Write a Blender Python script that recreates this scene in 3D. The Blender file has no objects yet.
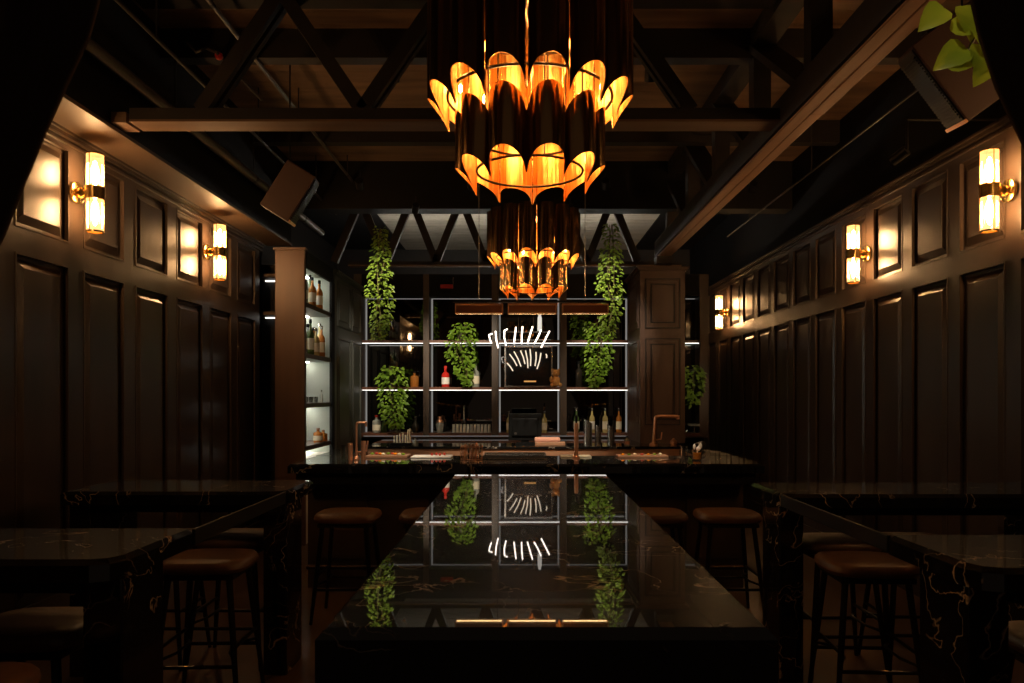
import bpy, bmesh, math, random
from mathutils import Vector, Matrix
random.seed(7)
S = bpy.context.scene
COL = S.collection
PI = math.pi
H = 1.62                      # camera height
F, CX, CY = 740.0, 522.0, 395.0

def at(px, py, Z):            # photo pixel + distance -> point in the room
    return Vector(((px-CX)*Z/F, Z, H + (CY-py)*Z/F))
def X_(px, Z): return (px-CX)*Z/F
def Z_(py, Z): return H + (CY-py)*Z/F

# ------------------------------------------------------------------ materials
M = {}
def nodes(name):
    m = bpy.data.materials.new(name); m.use_nodes = True
    nt = m.node_tree; b = nt.nodes['Principled BSDF']
    return m, nt, b
def mat(name, col, rough=.5, metal=0., spec=.5, noise=None, trans=0., ior=1.45, coat=0., bump=None, scale=(1,1,1), rvar=0., alpha=None):
    m, nt, b = nodes(name)
    b.inputs['Base Color'].default_value = (*col, 1)
    b.inputs['Roughness'].default_value = rough
    b.inputs['Metallic'].default_value = metal
    b.inputs['Specular IOR Level'].default_value = spec
    b.inputs['IOR'].default_value = ior
    b.inputs['Transmission Weight'].default_value = trans
    b.inputs['Coat Weight'].default_value = coat
    if noise or bump or rvar:
        tc = nt.nodes.new('ShaderNodeTexCoord'); mp = nt.nodes.new('ShaderNodeMapping')
        mp.inputs['Scale'].default_value = scale
        nt.links.new(tc.outputs['Object'], mp.inputs['Vector'])
        n = nt.nodes.new('ShaderNodeTexNoise'); n.inputs['Scale'].default_value = 1.0; n.inputs['Detail'].default_value = 5
        nt.links.new(mp.outputs['Vector'], n.inputs['Vector'])
        if noise:
            mx = nt.nodes.new('ShaderNodeValToRGB')
            mx.color_ramp.elements[0].position = .3; mx.color_ramp.elements[1].position = .72
            mx.color_ramp.elements[0].color = (*col, 1); mx.color_ramp.elements[1].color = (*noise, 1)
            nt.links.new(n.outputs['Fac'], mx.inputs['Fac']); nt.links.new(mx.outputs['Color'], b.inputs['Base Color'])
        if rvar:
            mr = nt.nodes.new('ShaderNodeMapRange')
            mr.inputs['From Min'].default_value = .3; mr.inputs['From Max'].default_value = .7
            mr.inputs['To Min'].default_value = rough-rvar; mr.inputs['To Max'].default_value = rough+rvar
            nt.links.new(n.outputs['Fac'], mr.inputs['Value']); nt.links.new(mr.outputs['Result'], b.inputs['Roughness'])
        if bump:
            bp = nt.nodes.new('ShaderNodeBump'); bp.inputs['Strength'].default_value = bump; bp.inputs['Distance'].default_value = .01
            nt.links.new(n.outputs['Fac'], bp.inputs['Height']); nt.links.new(bp.outputs['Normal'], b.inputs['Normal'])
    M[name] = m; return m
def emit(name, col, strength):
    m = bpy.data.materials.new(name); m.use_nodes = True; nt = m.node_tree; nt.nodes.clear()
    e = nt.nodes.new('ShaderNodeEmission'); e.inputs['Color'].default_value = (*col, 1); e.inputs['Strength'].default_value = strength
    o = nt.nodes.new('ShaderNodeOutputMaterial'); nt.links.new(e.outputs[0], o.inputs[0])
    M[name] = m; return m
def clear_glass(name, tint, gloss=.12, glow=None, gs=0.):
    m = bpy.data.materials.new(name); m.use_nodes = True; nt = m.node_tree; nt.nodes.clear()
    t = nt.nodes.new('ShaderNodeBsdfTransparent'); t.inputs['Color'].default_value = (*tint, 1)
    g = nt.nodes.new('ShaderNodeBsdfGlossy'); g.inputs['Roughness'].default_value = .08
    lw = nt.nodes.new('ShaderNodeLayerWeight'); lw.inputs['Blend'].default_value = .35
    mr = nt.nodes.new('ShaderNodeMapRange'); mr.inputs['To Min'].default_value = gloss*.5; mr.inputs['To Max'].default_value = min(1, gloss*4)
    nt.links.new(lw.outputs['Facing'], mr.inputs['Value'])
    x = nt.nodes.new('ShaderNodeMixShader'); nt.links.new(mr.outputs[0], x.inputs[0]); nt.links.new(t.outputs[0], x.inputs[1]); nt.links.new(g.outputs[0], x.inputs[2])
    out = x
    if glow:
        e = nt.nodes.new('ShaderNodeEmission'); e.inputs['Color'].default_value = (*glow, 1); e.inputs['Strength'].default_value = gs
        a = nt.nodes.new('ShaderNodeAddShader'); nt.links.new(x.outputs[0], a.inputs[0]); nt.links.new(e.outputs[0], a.inputs[1]); out = a
    o = nt.nodes.new('ShaderNodeOutputMaterial'); nt.links.new(out.outputs[0], o.inputs[0])
    M[name] = m; return m
def marble(name, base, vein, rough):
    m, nt, b = nodes(name)
    b.inputs['Roughness'].default_value = .34; b.inputs['IOR'].default_value = 1.5; b.inputs['Specular IOR Level'].default_value = .05
    b.inputs['Coat Weight'].default_value = 1.; b.inputs['Coat Roughness'].default_value = rough; b.inputs['Coat IOR'].default_value = 1.6
    tc = nt.nodes.new('ShaderNodeTexCoord')
    n0 = nt.nodes.new('ShaderNodeTexNoise'); n0.inputs['Scale'].default_value = 1.7; n0.inputs['Detail'].default_value = 6
    mixv = nt.nodes.new('ShaderNodeMixRGB'); mixv.blend_type = 'ADD'; mixv.inputs[0].default_value = .55
    nt.links.new(tc.outputs['Object'], n0.inputs['Vector']); nt.links.new(tc.outputs['Object'], mixv.inputs[1]); nt.links.new(n0.outputs['Color'], mixv.inputs[2])
    v = nt.nodes.new('ShaderNodeTexNoise'); v.inputs['Scale'].default_value = 3.2; v.inputs['Detail'].default_value = 3; v.inputs['Distortion'].default_value = 1.2
    nt.links.new(mixv.outputs[0], v.inputs['Vector'])
    sb = nt.nodes.new('ShaderNodeMath'); sb.operation = 'SUBTRACT'; sb.inputs[1].default_value = .5
    ab = nt.nodes.new('ShaderNodeMath'); ab.operation = 'ABSOLUTE'
    nt.links.new(v.outputs['Fac'], sb.inputs[0]); nt.links.new(sb.outputs[0], ab.inputs[0])
    r = nt.nodes.new('ShaderNodeValToRGB')
    r.color_ramp.elements[0].position = 0; r.color_ramp.elements[0].color = (1, 1, 1, 1)
    r.color_ramp.elements[1].position = .009; r.color_ramp.elements[1].color = (0, 0, 0, 1)
    nt.links.new(ab.outputs[0], r.inputs['Fac'])
    n2 = nt.nodes.new('ShaderNodeTexNoise'); n2.inputs['Scale'].default_value = 2.6; n2.inputs['Detail'].default_value = 4
    nt.links.new(tc.outputs['Object'], n2.inputs['Vector'])
    r2 = nt.nodes.new('ShaderNodeValToRGB'); r2.color_ramp.elements[0].position = .45; r2.color_ramp.elements[1].position = .58
    nt.links.new(n2.outputs['Fac'], r2.inputs['Fac'])
    mu = nt.nodes.new('ShaderNodeMath'); mu.operation = 'MULTIPLY'
    nt.links.new(r.outputs['Color'], mu.inputs[0]); nt.links.new(r2.outputs['Color'], mu.inputs[1])
    mx = nt.nodes.new('ShaderNodeMixRGB'); mx.inputs[1].default_value = (*base, 1); mx.inputs[2].default_value = (*vein, 1)
    nt.links.new(mu.outputs[0], mx.inputs[0]); nt.links.new(mx.outputs[0], b.inputs['Base Color'])
    M[name] = m; return m

mat('wall_paint', (.042,.028,.019), .33, noise=(.062,.041,.028), scale=(6,6,.5), rvar=.035, spec=.5)
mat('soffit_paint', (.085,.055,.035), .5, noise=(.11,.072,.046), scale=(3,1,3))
mat('black_paint', (.0055,.0045,.004), .7, spec=.3)
mat('dark_wall', (.014,.012,.011), .55)
mat('deck_wood', (.14,.085,.052), .75, noise=(.29,.175,.10), scale=(.8,7,4), bump=.4)
mat('pale_deck', (.22,.195,.155), .8, noise=(.32,.29,.24), scale=(.8,9,4), bump=.4)
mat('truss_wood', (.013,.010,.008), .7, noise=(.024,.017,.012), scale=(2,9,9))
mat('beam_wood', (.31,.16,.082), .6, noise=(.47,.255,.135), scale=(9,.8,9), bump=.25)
mat('chord_lit_wood', (.14,.08,.046), .6, noise=(.21,.125,.07), scale=(.8,9,9), bump=.2)  # lighter truss timber, coloured as lit from below
mat('column_wood', (.066,.032,.020), .45, noise=(.09,.045,.028), scale=(9,9,.7), rvar=.05)
mat('shelf_wood', (.12,.045,.025), .4, noise=(.17,.066,.037), scale=(1.5,9,9))
mat('counter_wood', (.27,.13,.07), .4, noise=(.28,.15,.085), scale=(1.2,9,9))
mat('post_wood', (.055,.034,.022), .45, noise=(.075,.047,.03), scale=(9,9,.8))
mat('grey_panel', (.11,.115,.10), .45)
mat('alcove_grey', (.30,.32,.28), .6)
mat('smoked_mirror', (.13,.13,.13), .025, metal=1.)
marble('black_marble', (.006,.0055,.005), (.50,.40,.30), .018)
marble('table_marble', (.007,.006,.0055), (.55,.42,.30), .07)
mat('floor_wood', (.085,.045,.026), .38, noise=(.14,.08,.046), scale=(9,1.2,1), rvar=.06)
mat('brass', (.83,.56,.2), .22, metal=1.)
mat('gold_inner', (.50,.20,.045), .34, metal=1., noise=(1.,.66,.26), bump=.6, scale=(75,75,4.), rvar=.08)
mat('gold_outer', (.42,.25,.11), .14, metal=1., bump=.12, scale=(60,60,.6))
mat('dark_bronze', (.06,.038,.024), .35, metal=1.)
mat('black_metal', (.012,.011,.010), .35, metal=.4)
mat('steel', (.52,.50,.47), .25, metal=1.)
mat('copper', (.80,.42,.25), .40, metal=1.)
mat('leather', (.095,.046,.025), .42, noise=(.125,.062,.034), scale=(14,14,14), bump=.12)
mat('black_leather', (.02,.019,.017), .35, bump=.2, scale=(40,40,40))
mat('stool_metal', (.022,.018,.015), .3, metal=.5)
mat('speaker_box', (.055,.026,.018), .6)
mat('speaker_grille', (.018,.017,.016), .55, metal=.3)
mat('velvet', (.030,.018,.011), .9, noise=(.045,.027,.016), scale=(20,20,2))
mat('pipe_grey', (.16,.14,.12), .4, metal=.5)
mat('pipe_dark', (.05,.042,.036), .5, metal=.3)
def leafmat(name, a, b, sc):
    m = mat(name, a, .36, noise=b, scale=(sc,sc,sc)); nt = m.node_tree; pb_ = nt.nodes['Principled BSDF']
    tr = nt.nodes.new('ShaderNodeBsdfTranslucent'); mx = nt.nodes.new('ShaderNodeMixShader'); mx.inputs[0].default_value = .35
    src = pb_.inputs['Base Color'].links[0].from_socket
    nt.links.new(src, tr.inputs['Color']); out = nt.nodes['Material Output']
    nt.links.new(pb_.outputs[0], mx.inputs[1]); nt.links.new(tr.outputs[0], mx.inputs[2]); nt.links.new(mx.outputs[0], out.inputs['Surface'])
leafmat('leaf', (.13,.27,.02), (.30,.46,.05), 14)
leafmat('leaf_dark', (.10,.19,.02), (.26,.36,.05), 14)
leafmat('leaf_bright', (.26,.36,.02), (.44,.46,.03), 7)
mat('stem', (.10,.09,.03), .6)
mat('pot', (.10,.09,.08), .4)
mat('white_plastic', (.75,.72,.66), .4)
mat('cream_paper', (.70,.62,.46), .6)
mat('red_plastic', (.55,.03,.02), .35)
mat('black_plastic', (.004,.004,.004), .5, spec=.12)
mat('screen_black', (.006,.006,.007), .15)
mat('plush', (.62,.27,.07), .9, noise=(.85,.42,.13), scale=(40,40,40), bump=.6)
mat('pink_cloth', (.55,.26,.18), .8)
mat('red_fruit', (.5,.05,.03), .4)
mat('orange_liquid', (.95,.33,.02), .15, trans=.15)
mat('amber_liquor', (.55,.20,.04), .08, trans=.35)
mat('red_liquor', (.60,.03,.02), .08, trans=.2)
mat('green_glass', (.10,.16,.05), .08, trans=.3)
mat('pale_glass', (.45,.46,.40), .08, trans=.4)
mat('dark_glass', (.02,.016,.012), .08)
mat('straw_liquor', (.62,.50,.20), .08, trans=.35)
mat('neon_off', (.6,.6,.6), .3)
mat('frosted_glass', (.85,.82,.72), .3, trans=.15)
clear_glass('glassware', (.92,.93,.92), .2)
mat('amber_acrylic', (.30,.10,.045), .25, trans=.3)
clear_glass('sconce_glass', (1.,.93,.80), .18, (1.,.60,.22), .8)
emit('sconce_bulb', (1.,.57,.27), 235.)
emit('chandelier_bulb', (1.,.47,.14), 190.)
emit('led_white', (1.,.94,.85), 2.6)
emit('led_soft', (1.,.95,.88), .2)
emit('led_alcove', (1.,.97,.84), 34.0)
emit('led_hidden', (1.,.93,.80), 60.0)
emit('led_warm', (1.,.62,.25), 16.0)
emit('led_amber', (1.,.5,.15), .7)
emit('neon', (1.,.86,.74), 4.5)
emit('reflection_glow', (1.,.82,.62), 1.1)
emit('lamp_face', (1.,.90,.76), 30.)

# ------------------------------------------------------------------ mesh helpers
class MB:
    def __init__(s): s.bm = bmesh.new(); s.mi = 0
    def face(s, vs):
        try:
            f = s.bm.faces.new(vs); f.material_index = s.mi; return f
        except ValueError: return None
    def box(s, x0, x1, y0, y1, z0, z1, bev=0, mtx=None):
        x0,x1 = sorted((x0,x1)); y0,y1 = sorted((y0,y1)); z0,z1 = sorted((z0,z1))
        if bev:
            b2 = bmesh.new()
            vs = [b2.verts.new(p) for p in ((x0,y0,z0),(x1,y0,z0),(x1,y1,z0),(x0,y1,z0),(x0,y0,z1),(x1,y0,z1),(x1,y1,z1),(x0,y1,z1))]
            for q in ((3,2,1,0),(4,5,6,7),(0,1,5,4),(1,2,6,5),(2,3,7,6),(3,0,4,7)): b2.faces.new([vs[i] for i in q])
            bmesh.ops.bevel(b2, geom=list(b2.edges), offset=bev, segments=2, affect='EDGES', profile=.6)
            s.merge(b2, mtx); return s
        vs = [Vector(p) for p in ((x0,y0,z0),(x1,y0,z0),(x1,y1,z0),(x0,y1,z0),(x0,y0,z1),(x1,y0,z1),(x1,y1,z1),(x0,y1,z1))]
        if mtx: vs = [mtx @ v for v in vs]
        vs = [s.bm.verts.new(v) for v in vs]
        for q in ((3,2,1,0),(4,5,6,7),(0,1,5,4),(1,2,6,5),(2,3,7,6),(3,0,4,7)): s.face([vs[i] for i in q])
        return s
    def merge(s, b2, mtx=None):
        mp = {}
        for v in b2.verts: mp[v] = s.bm.verts.new(mtx @ v.co if mtx else v.co)
        for f in b2.faces: s.face([mp[v] for v in f.verts])
        b2.free()
    def bar(s, a, b, w, h, up=(0,0,1)):
        a = Vector(a); b = Vector(b); d = (b-a); L = d.length; d.normalize(); up = Vector(up)
        if abs(d.dot(up)) > .98: up = Vector((0,1,0))
        sx = d.cross(up).normalized(); u = sx.cross(d)
        m = Matrix((sx, d, u)).transposed().to_4x4(); m.translation = a
        return s.box(-w/2, w/2, 0, L, -h/2, h/2, mtx=m)
    def tube(s, pts, r, seg=8, cap=True):
        pts = [Vector(p) for p in pts]; n = len(pts)
        rs = r if isinstance(r, (list, tuple)) else [r]*n
        rings = []; prev = None
        for i, p in enumerate(pts):
            d = (pts[min(i+1,n-1)] - pts[max(i-1,0)]).normalized()
            if prev is None:
                a = Vector((0,0,1)) if abs(d.z) < .9 else Vector((1,0,0))
                u = d.cross(a).normalized()
            else: u = (prev - d*prev.dot(d)).normalized()
            prev = u; w = d.cross(u)
            rings.append([s.bm.verts.new(p + (u*math.cos(2*PI*k/seg) + w*math.sin(2*PI*k/seg))*rs[i]) for k in range(seg)])
        for i in range(n-1):
            for k in range(seg):
                s.face([rings[i][k], rings[i][(k+1)%seg], rings[i+1][(k+1)%seg], rings[i+1][k]])
        if cap: s.face(rings[0][::-1]); s.face(rings[-1])
        return s
    def lathe(s, prof, c=(0,0,0), seg=16, flute=0, axis='Z'):
        c = Vector(c); rings = []
        for r, z in prof:
            ring = []
            for k in range(seg):
                rr = r*(1 + (flute if k % 2 else 0)); a = 2*PI*k/seg
                p = Vector((rr*math.cos(a), rr*math.sin(a), z))
                if axis == 'X': p = Vector((z, rr*math.cos(a), rr*math.sin(a)))
                if axis == 'Y': p = Vector((rr*math.cos(a), z, rr*math.sin(a)))
                ring.append(s.bm.verts.new(c+p))
            rings.append(ring)
        for i in range(len(prof)-1):
            for k in range(seg):
                s.face([rings[i][k], rings[i][(k+1)%seg], rings[i+1][(k+1)%seg], rings[i+1][k]])
        if prof[0][0] > 1e-5: s.face(rings[0][::-1])
        if prof[-1][0] > 1e-5: s.face(rings[-1])
        return s
    def ball(s, c, r, sub=2, sc=(1,1,1)):
        b2 = bmesh.new(); bmesh.ops.create_icosphere(b2, subdivisions=sub, radius=1)
        m = Matrix.Translation(Vector(c)) @ Matrix.Diagonal((r*sc[0], r*sc[1], r*sc[2], 1))
        s.merge(b2, m); return s
    def prism(s, pts, z0, z1):
        lo = [s.bm.verts.new((x,y,z0)) for x,y in pts]; hi = [s.bm.verts.new((x,y,z1)) for x,y in pts]
        n = len(pts); s.face(lo[::-1]); s.face(hi)
        for i in range(n): s.face([lo[i], lo[(i+1)%n], hi[(i+1)%n], hi[i]])
        return s
    def quadgrid(s, rows):
        g = [[s.bm.verts.new(p) for p in r] for r in rows]
        for i in range(len(g)-1):
            for k in range(len(g[0])-1): s.face([g[i][k], g[i][k+1], g[i+1][k+1], g[i+1][k]])
        return g

ROOT = {}
def link(name, mb, mats, parent=None, smooth=False, off=None, bevel=0, fixn=True):
    bm = mb.bm
    if fixn: bmesh.ops.recalc_face_normals(bm, faces=bm.faces)
    if off is None and parent is not None: off = ROOT.get(parent.name)
    if off is None and parent is None:
        xs = [v.co for v in bm.verts]
        off = Vector(((min(v.x for v in xs)+max(v.x for v in xs))/2, (min(v.y for v in xs)+max(v.y for v in xs))/2, min(v.z for v in xs)))
        own = True
    else: own = False
    if off is not None: bmesh.ops.translate(bm, verts=bm.verts, vec=-off)
    me = bpy.data.meshes.new(name); bm.to_mesh(me); bm.free()
    for k in (mats if isinstance(mats, (list,tuple)) else [mats]): me.materials.append(M[k])
    if smooth:
        for p in me.polygons: p.use_smooth = True
        try: me.set_sharp_from_angle(angle=math.radians(38))
        except Exception: pass
    o = bpy.data.objects.new(name, me); COL.objects.link(o)
    if own: o.location = off
    if parent is not None:
        o.parent = parent
        if parent.name in ROOT: ROOT[o.name] = ROOT[parent.name]
    else: ROOT[o.name] = o.location.copy()
    if bevel:
        md = o.modifiers.new('bevel', 'BEVEL'); md.width = bevel; md.segments = 2; md.limit_method = 'ANGLE'
    return o
def tag(o, label, cat, group=None):
    o['label'] = label; o['category'] = cat
    if group: o['group'] = group
    return o
def thing(name, label, cat, loc=(0,0,0), group=None, local=False, rz=0):
    o = bpy.data.objects.new(name, None); COL.objects.link(o); o.location = loc; o.empty_display_size = .1
    o.rotation_euler = (0,0,rz)
    ROOT[o.name] = Vector((0,0,0)) if local else Vector(loc)
    return tag(o, label, cat, group)
def struct(name, mb, m, parent=None, **k):
    o = link(name, mb, m, parent, **k)
    if parent is None: o['kind'] = 'structure'
    return o
def dup(root, loc, rz=0, label=None, scale=None):
    r = root.copy(); COL.objects.link(r); r.location = loc; r.rotation_euler = (0,0,rz)
    if label: r['label'] = label
    if scale: r.scale = scale
    for ch in list(root.children):
        c = ch.copy(); COL.objects.link(c); c.parent = r
        for g in ch.children:
            d = g.copy(); COL.objects.link(d); d.parent = c
    return r

# ------------------------------------------------------------------ room shell
WL, WR, ZEND, CEIL = -3.05, 3.20, 14.0, H+2.75
struct('floor', MB().box(-4.2, 4.2, -1.5, ZEND+.2, -.1, 0), 'floor_wood')

# ceiling: boarded deck; the middle beyond the back bar is pale board, its unlit sides painted dark
c = MB()
y = -1.5
while y < 10.9:
    c.box(-4.2, 4.2, y, y+.195, CEIL, CEIL+.05+.004*random.random()); y += .2
c.box(-4.2, 4.2, -1.5, 10.9, CEIL+.03, CEIL+.08)
ce = struct('ceiling', c, 'deck_wood')
c = MB(); y = 10.9
while y < ZEND: c.box(-2.2, 2.1, y, y+.208, CEIL, CEIL+.05); y += .23
c.box(-2.2, 2.1, 10.9, ZEND+.2, CEIL+.02, CEIL+.08)
struct('ceiling_rear', c, 'pale_deck')
struct('ceiling_side_shade', MB().box(-4.2, -2.2, 10.9, ZEND+.2, CEIL, CEIL+.08).box(2.1, 4.2, 10.9, ZEND+.2, CEIL, CEIL+.08), 'black_paint')  # black paints in the unlit sides of the rear ceiling

def panel_wall(name, W, sgn, y0, y1, first, pitch, width, zl0, zl1, zu0, zu1, ztop, mold):
    """sgn=+1: wall on the right (room side is -x)."""
    m = MB(); t = .032
    def bx(d0, d1, ya, yb, za, zb): m.box(W + sgn*d0, W + sgn*d1, ya, yb, za, zb)
    bx(t, t+.12, y0, y1, 0, CEIL)                                   # backing
    ops = []; k = -12
    while True:
        a = first + k*pitch
        if a + width > y1 - .03: break
        if a > y0 + .03: ops.append(a)
        k += 1
    for za, zb in ((0, zl0), (zl1, zu0), (zu1, mold)): bx(0, t, y0, y1, za, zb)      # rails
    edges = [y0] + [e for a in ops for e in (a, a+width)] + [y1]
    for i in range(0, len(edges), 2): 
        for za, zb in ((zl0, zl1), (zu0, zu1)): bx(0, t, edges[i], edges[i+1], za, zb)  # stiles
    for a in ops:
        for za, zb in ((zl0, zl1), (zu0, zu1)):
            w = .012; p = -.004
            # moulding lip around the opening
            bx(p, .02, a, a+w, za, zb); bx(p, .02, a+width-w, a+width, za, zb)
            bx(p, .02, a+w, a+width-w, za, za+w); bx(p, .02, a+w, a+width-w, zb-w, zb)
            # raised field with sloping margins
            g = .036; s2 = .052
            o_ = [(a+g, za+g), (a+width-g, za+g), (a+width-g, zb-g), (a+g, zb-g)]
            i_ = [(a+g+s2, za+g+s2), (a+width-g-s2, za+g+s2), (a+width-g-s2, zb-g-s2), (a+g+s2, zb-g-s2)]
            vo = [m.bm.verts.new((W+sgn*t, yy, zz)) for yy, zz in o_]; vi = [m.bm.verts.new((W+sgn*.006, yy, zz)) for yy, zz in i_]
            m.face(vi)
            for q in range(4): m.face([vo[q], vo[(q+1)%4], vi[(q+1)%4], vi[q]])
    # picture rail moulding under the ceiling line
    bx(-.03, 0, y0, y1, mold-.035, mold-.012); bx(-.05, 0, y0, y1, mold-.012, mold+.004); bx(-.02, 0, y0, y1, mold-.075, mold-.06)
    return m
mL = H+1.75
m = panel_wall('wall_left', WL, -1, -1.2, 8.66, 4.45, .695, .53, .30, H+.865, H+1.02, H+1.65, CEIL, mL)
struct('wall_left', m, 'wall_paint')
mR = H+1.82
m = panel_wall('wall_right', WR, 1, -1.2, ZEND, 4.90, .663, .515, .30, H+.885, H+1.04, H+1.70, CEIL, mR)
struct('wall_right', m, 'wall_paint')
struct('trim_1', MB().box(WR-.02, WR+.06, -1.2, ZEND, mR+.004, CEIL), 'black_paint')
# left soffit: pale underside, black upright face
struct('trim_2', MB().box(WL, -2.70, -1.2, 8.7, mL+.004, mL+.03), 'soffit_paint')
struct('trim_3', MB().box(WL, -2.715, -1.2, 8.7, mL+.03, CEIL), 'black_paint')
struct('baseboard_left', MB().box(WL, WL+.02, -1.2, 8.66, 0, .16), 'wall_paint')
struct('baseboard_right', MB().box(WR-.02, WR, -1.2, ZEND, 0, .16), 'wall_paint')
struct('wall_back', MB().box(-4.2, 4.2, ZEND, ZEND+.15, 0, CEIL), 'dark_wall')
# left return past the panelled wall (niche for the lit shelves)
m = MB(); m.box(-3.6, -3.5, 8.66, ZEND, 0, CEIL); m.box(-3.6, WL, 8.60, 8.66, 0, CEIL)
struct('wall_left_niche', m, 'dark_wall')
# drop beam across the ceiling before the back bar
struct('trim_4', MB().box(-4.2, 4.2, 8.7, 8.95, H+2.19, CEIL), 'black_paint')
# ceiling joists
for i, y in enumerate((2.6, 3.7, 5.55, 7.4)):
    struct('trim_%d' % (5+i), MB().box(-4.2, 4.2, y, y+.12, CEIL-.22, CEIL), 'truss_wood')

# ------------------------------------------------------------------ roof trusses
def cross_truss(Y, x0, x1, xs, depth, hb, hh, ht, label, web=.09, nodeshift=0):
    t = thing('roof_truss', label, 'truss', ((x0+x1)/2, Y+depth/2, H+hb))
    zb, zt = H+hb, H+ht
    link('bottom_chord', MB().box(x0, x1, Y, Y+depth, zb+.016, zb+hh), 'truss_wood', t)  # near-black layer paints in the unlit front of the chord
    link('lit_underside', MB().box(x0, x1, Y, Y+depth, zb, zb+.0155), 'chord_lit_wood', t)  # thin lighter layer paints in the light on the underside
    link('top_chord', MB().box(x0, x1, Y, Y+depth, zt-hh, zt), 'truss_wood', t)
    for i in range(len(xs)-1):
        a, b = xs[i], xs[i+1]; mid = (a+b)/2
        for p, q in (((a, zb+hh), (mid-.03, zt-hh)), ((b, zb+hh), (mid+.03, zt-hh))):
            w = MB()
            w.bar((p[0], Y+.045, p[1]), (q[0], Y+.045, q[1]), web, .05, up=(0,1,0))
            w.bar((p[0], Y+depth-.045, p[1]), (q[0], Y+depth-.045, q[1]), web, .05, up=(0,1,0))
            link('web', w, 'truss_wood', t)
    return t
xs = [-2.13-.0, -1.06, .02, 1.12]
t1 = cross_truss(4.86, -2.58, 1.70, xs, .18, 1.796, .09, 2.72, 'timber roof truss crossing behind the larger front chandelier')
link('end_block', MB().box(-2.70, -2.60, 4.86, 5.04, H+1.79, H+1.86), 'chord_lit_wood', t1)
t2 = cross_truss(10.2, -2.4, 2.2, [-2.6+.0, -1.88, -1.19, -.5, .2, .9, 1.6], .12, 1.78, .06, 2.70, 'thin timber truss above the back bar, against the pale far ceiling', web=.10)

# long beam and its truss running away from the camera on the right
BX0, BX1, BZ = 1.715, 1.885, H+1.752
t = thing('beam_truss', 'long brown timber beam running front to back under dark web posts on the right', 'truss', ((BX0+BX1)/2, 6, BZ))
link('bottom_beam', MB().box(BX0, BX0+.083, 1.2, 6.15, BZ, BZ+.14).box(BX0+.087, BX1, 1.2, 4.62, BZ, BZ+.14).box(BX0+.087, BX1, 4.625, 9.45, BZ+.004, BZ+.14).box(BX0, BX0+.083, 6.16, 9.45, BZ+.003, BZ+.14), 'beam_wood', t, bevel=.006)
link('side_shade', MB().box(BX0-.022, BX0-.001, 1.2, 9.45, BZ+.012, BZ+.20), 'truss_wood', t)  # dark layer added to paint shade on the beam's left side
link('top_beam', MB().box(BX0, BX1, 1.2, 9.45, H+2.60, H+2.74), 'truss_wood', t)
y = 3.4; k = 0
while y < 9.3:
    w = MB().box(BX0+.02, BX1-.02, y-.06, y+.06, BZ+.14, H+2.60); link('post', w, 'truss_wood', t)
    if y+1.1 < 9.45:
        a, b = (y+.05, BZ+.14), (y+1.05, H+2.60)
        w = MB().bar((BX0+.04, a[0], a[1]), (BX0+.04, b[0], b[1]), .05, .11, up=(1,0,0)).bar((BX1-.04, a[0]+.0, a[1]), (BX1-.04, b[0], b[1]), .05, .11, up=(1,0,0))
        link('web', w, 'truss_wood', t)
    y += 1.1; k += 1
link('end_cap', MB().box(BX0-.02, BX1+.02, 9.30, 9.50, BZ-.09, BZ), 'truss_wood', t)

# ------------------------------------------------------------------ pipes and ducts
def pipe(name, label, X, h, y0, y1, r, m, cat='pipe'):
    b = MB(); b.tube([(X, y0, H+h), (X, y1, H+h)], r, 12)
    t = thing(name, label, cat, (X, y0, H+h)); link('tube', b, m, t, smooth=True)
    n = max(2, int((y1-y0)/1.6))
    for i in range(n):
        y = y0 + (i+.5)*(y1-y0)/n
        link('hanger', MB().tube([(X, y, H+h), (X, y, CEIL)], .006, 6).lathe([(r*1.12,-.02),(r*1.12,.02)], (X,y,H+h), 12, axis='Y'), 'pipe_dark', t)
    return t
pipe('duct_pipe', 'thick grey ceiling pipe hugging the black bulkhead on the left', -2.60, 2.10, 1.5, 9.6, .042, 'pipe_grey')
pipe('conduit', 'thin bright conduit crossing high left, nearest the large chandelier', -2.0, 2.52, 2.0, 9.4, .016, 'pipe_grey')
pipe('conduit', 'thin dark conduit between the thick left pipe and the bright conduit', -2.36, 2.30, 2.0, 9.4, .014, 'pipe_dark')
pipe('conduit', 'thin conduit along the black strip above the right panelled wall', 2.72, 2.10, 2.2, 9.8, .009, 'pipe_dark')
b = MB(); b.tube([at(187,42,5.3), at(196,52,5.3), at(206,48,5.3), at(216,52,5.3), at(224,60,5.4), at(262,100,5.8)], .012, 6)
t = thing('flexible_conduit', 'wavy flexible conduit with a red coupling above the left truss end', 'pipe', at(206,50,5.3))
link('hose', b, 'pipe_dark', t, smooth=True); link('coupling', MB().ball(at(219,56,5.35), .03), 'red_plastic', t, smooth=True)

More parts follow.
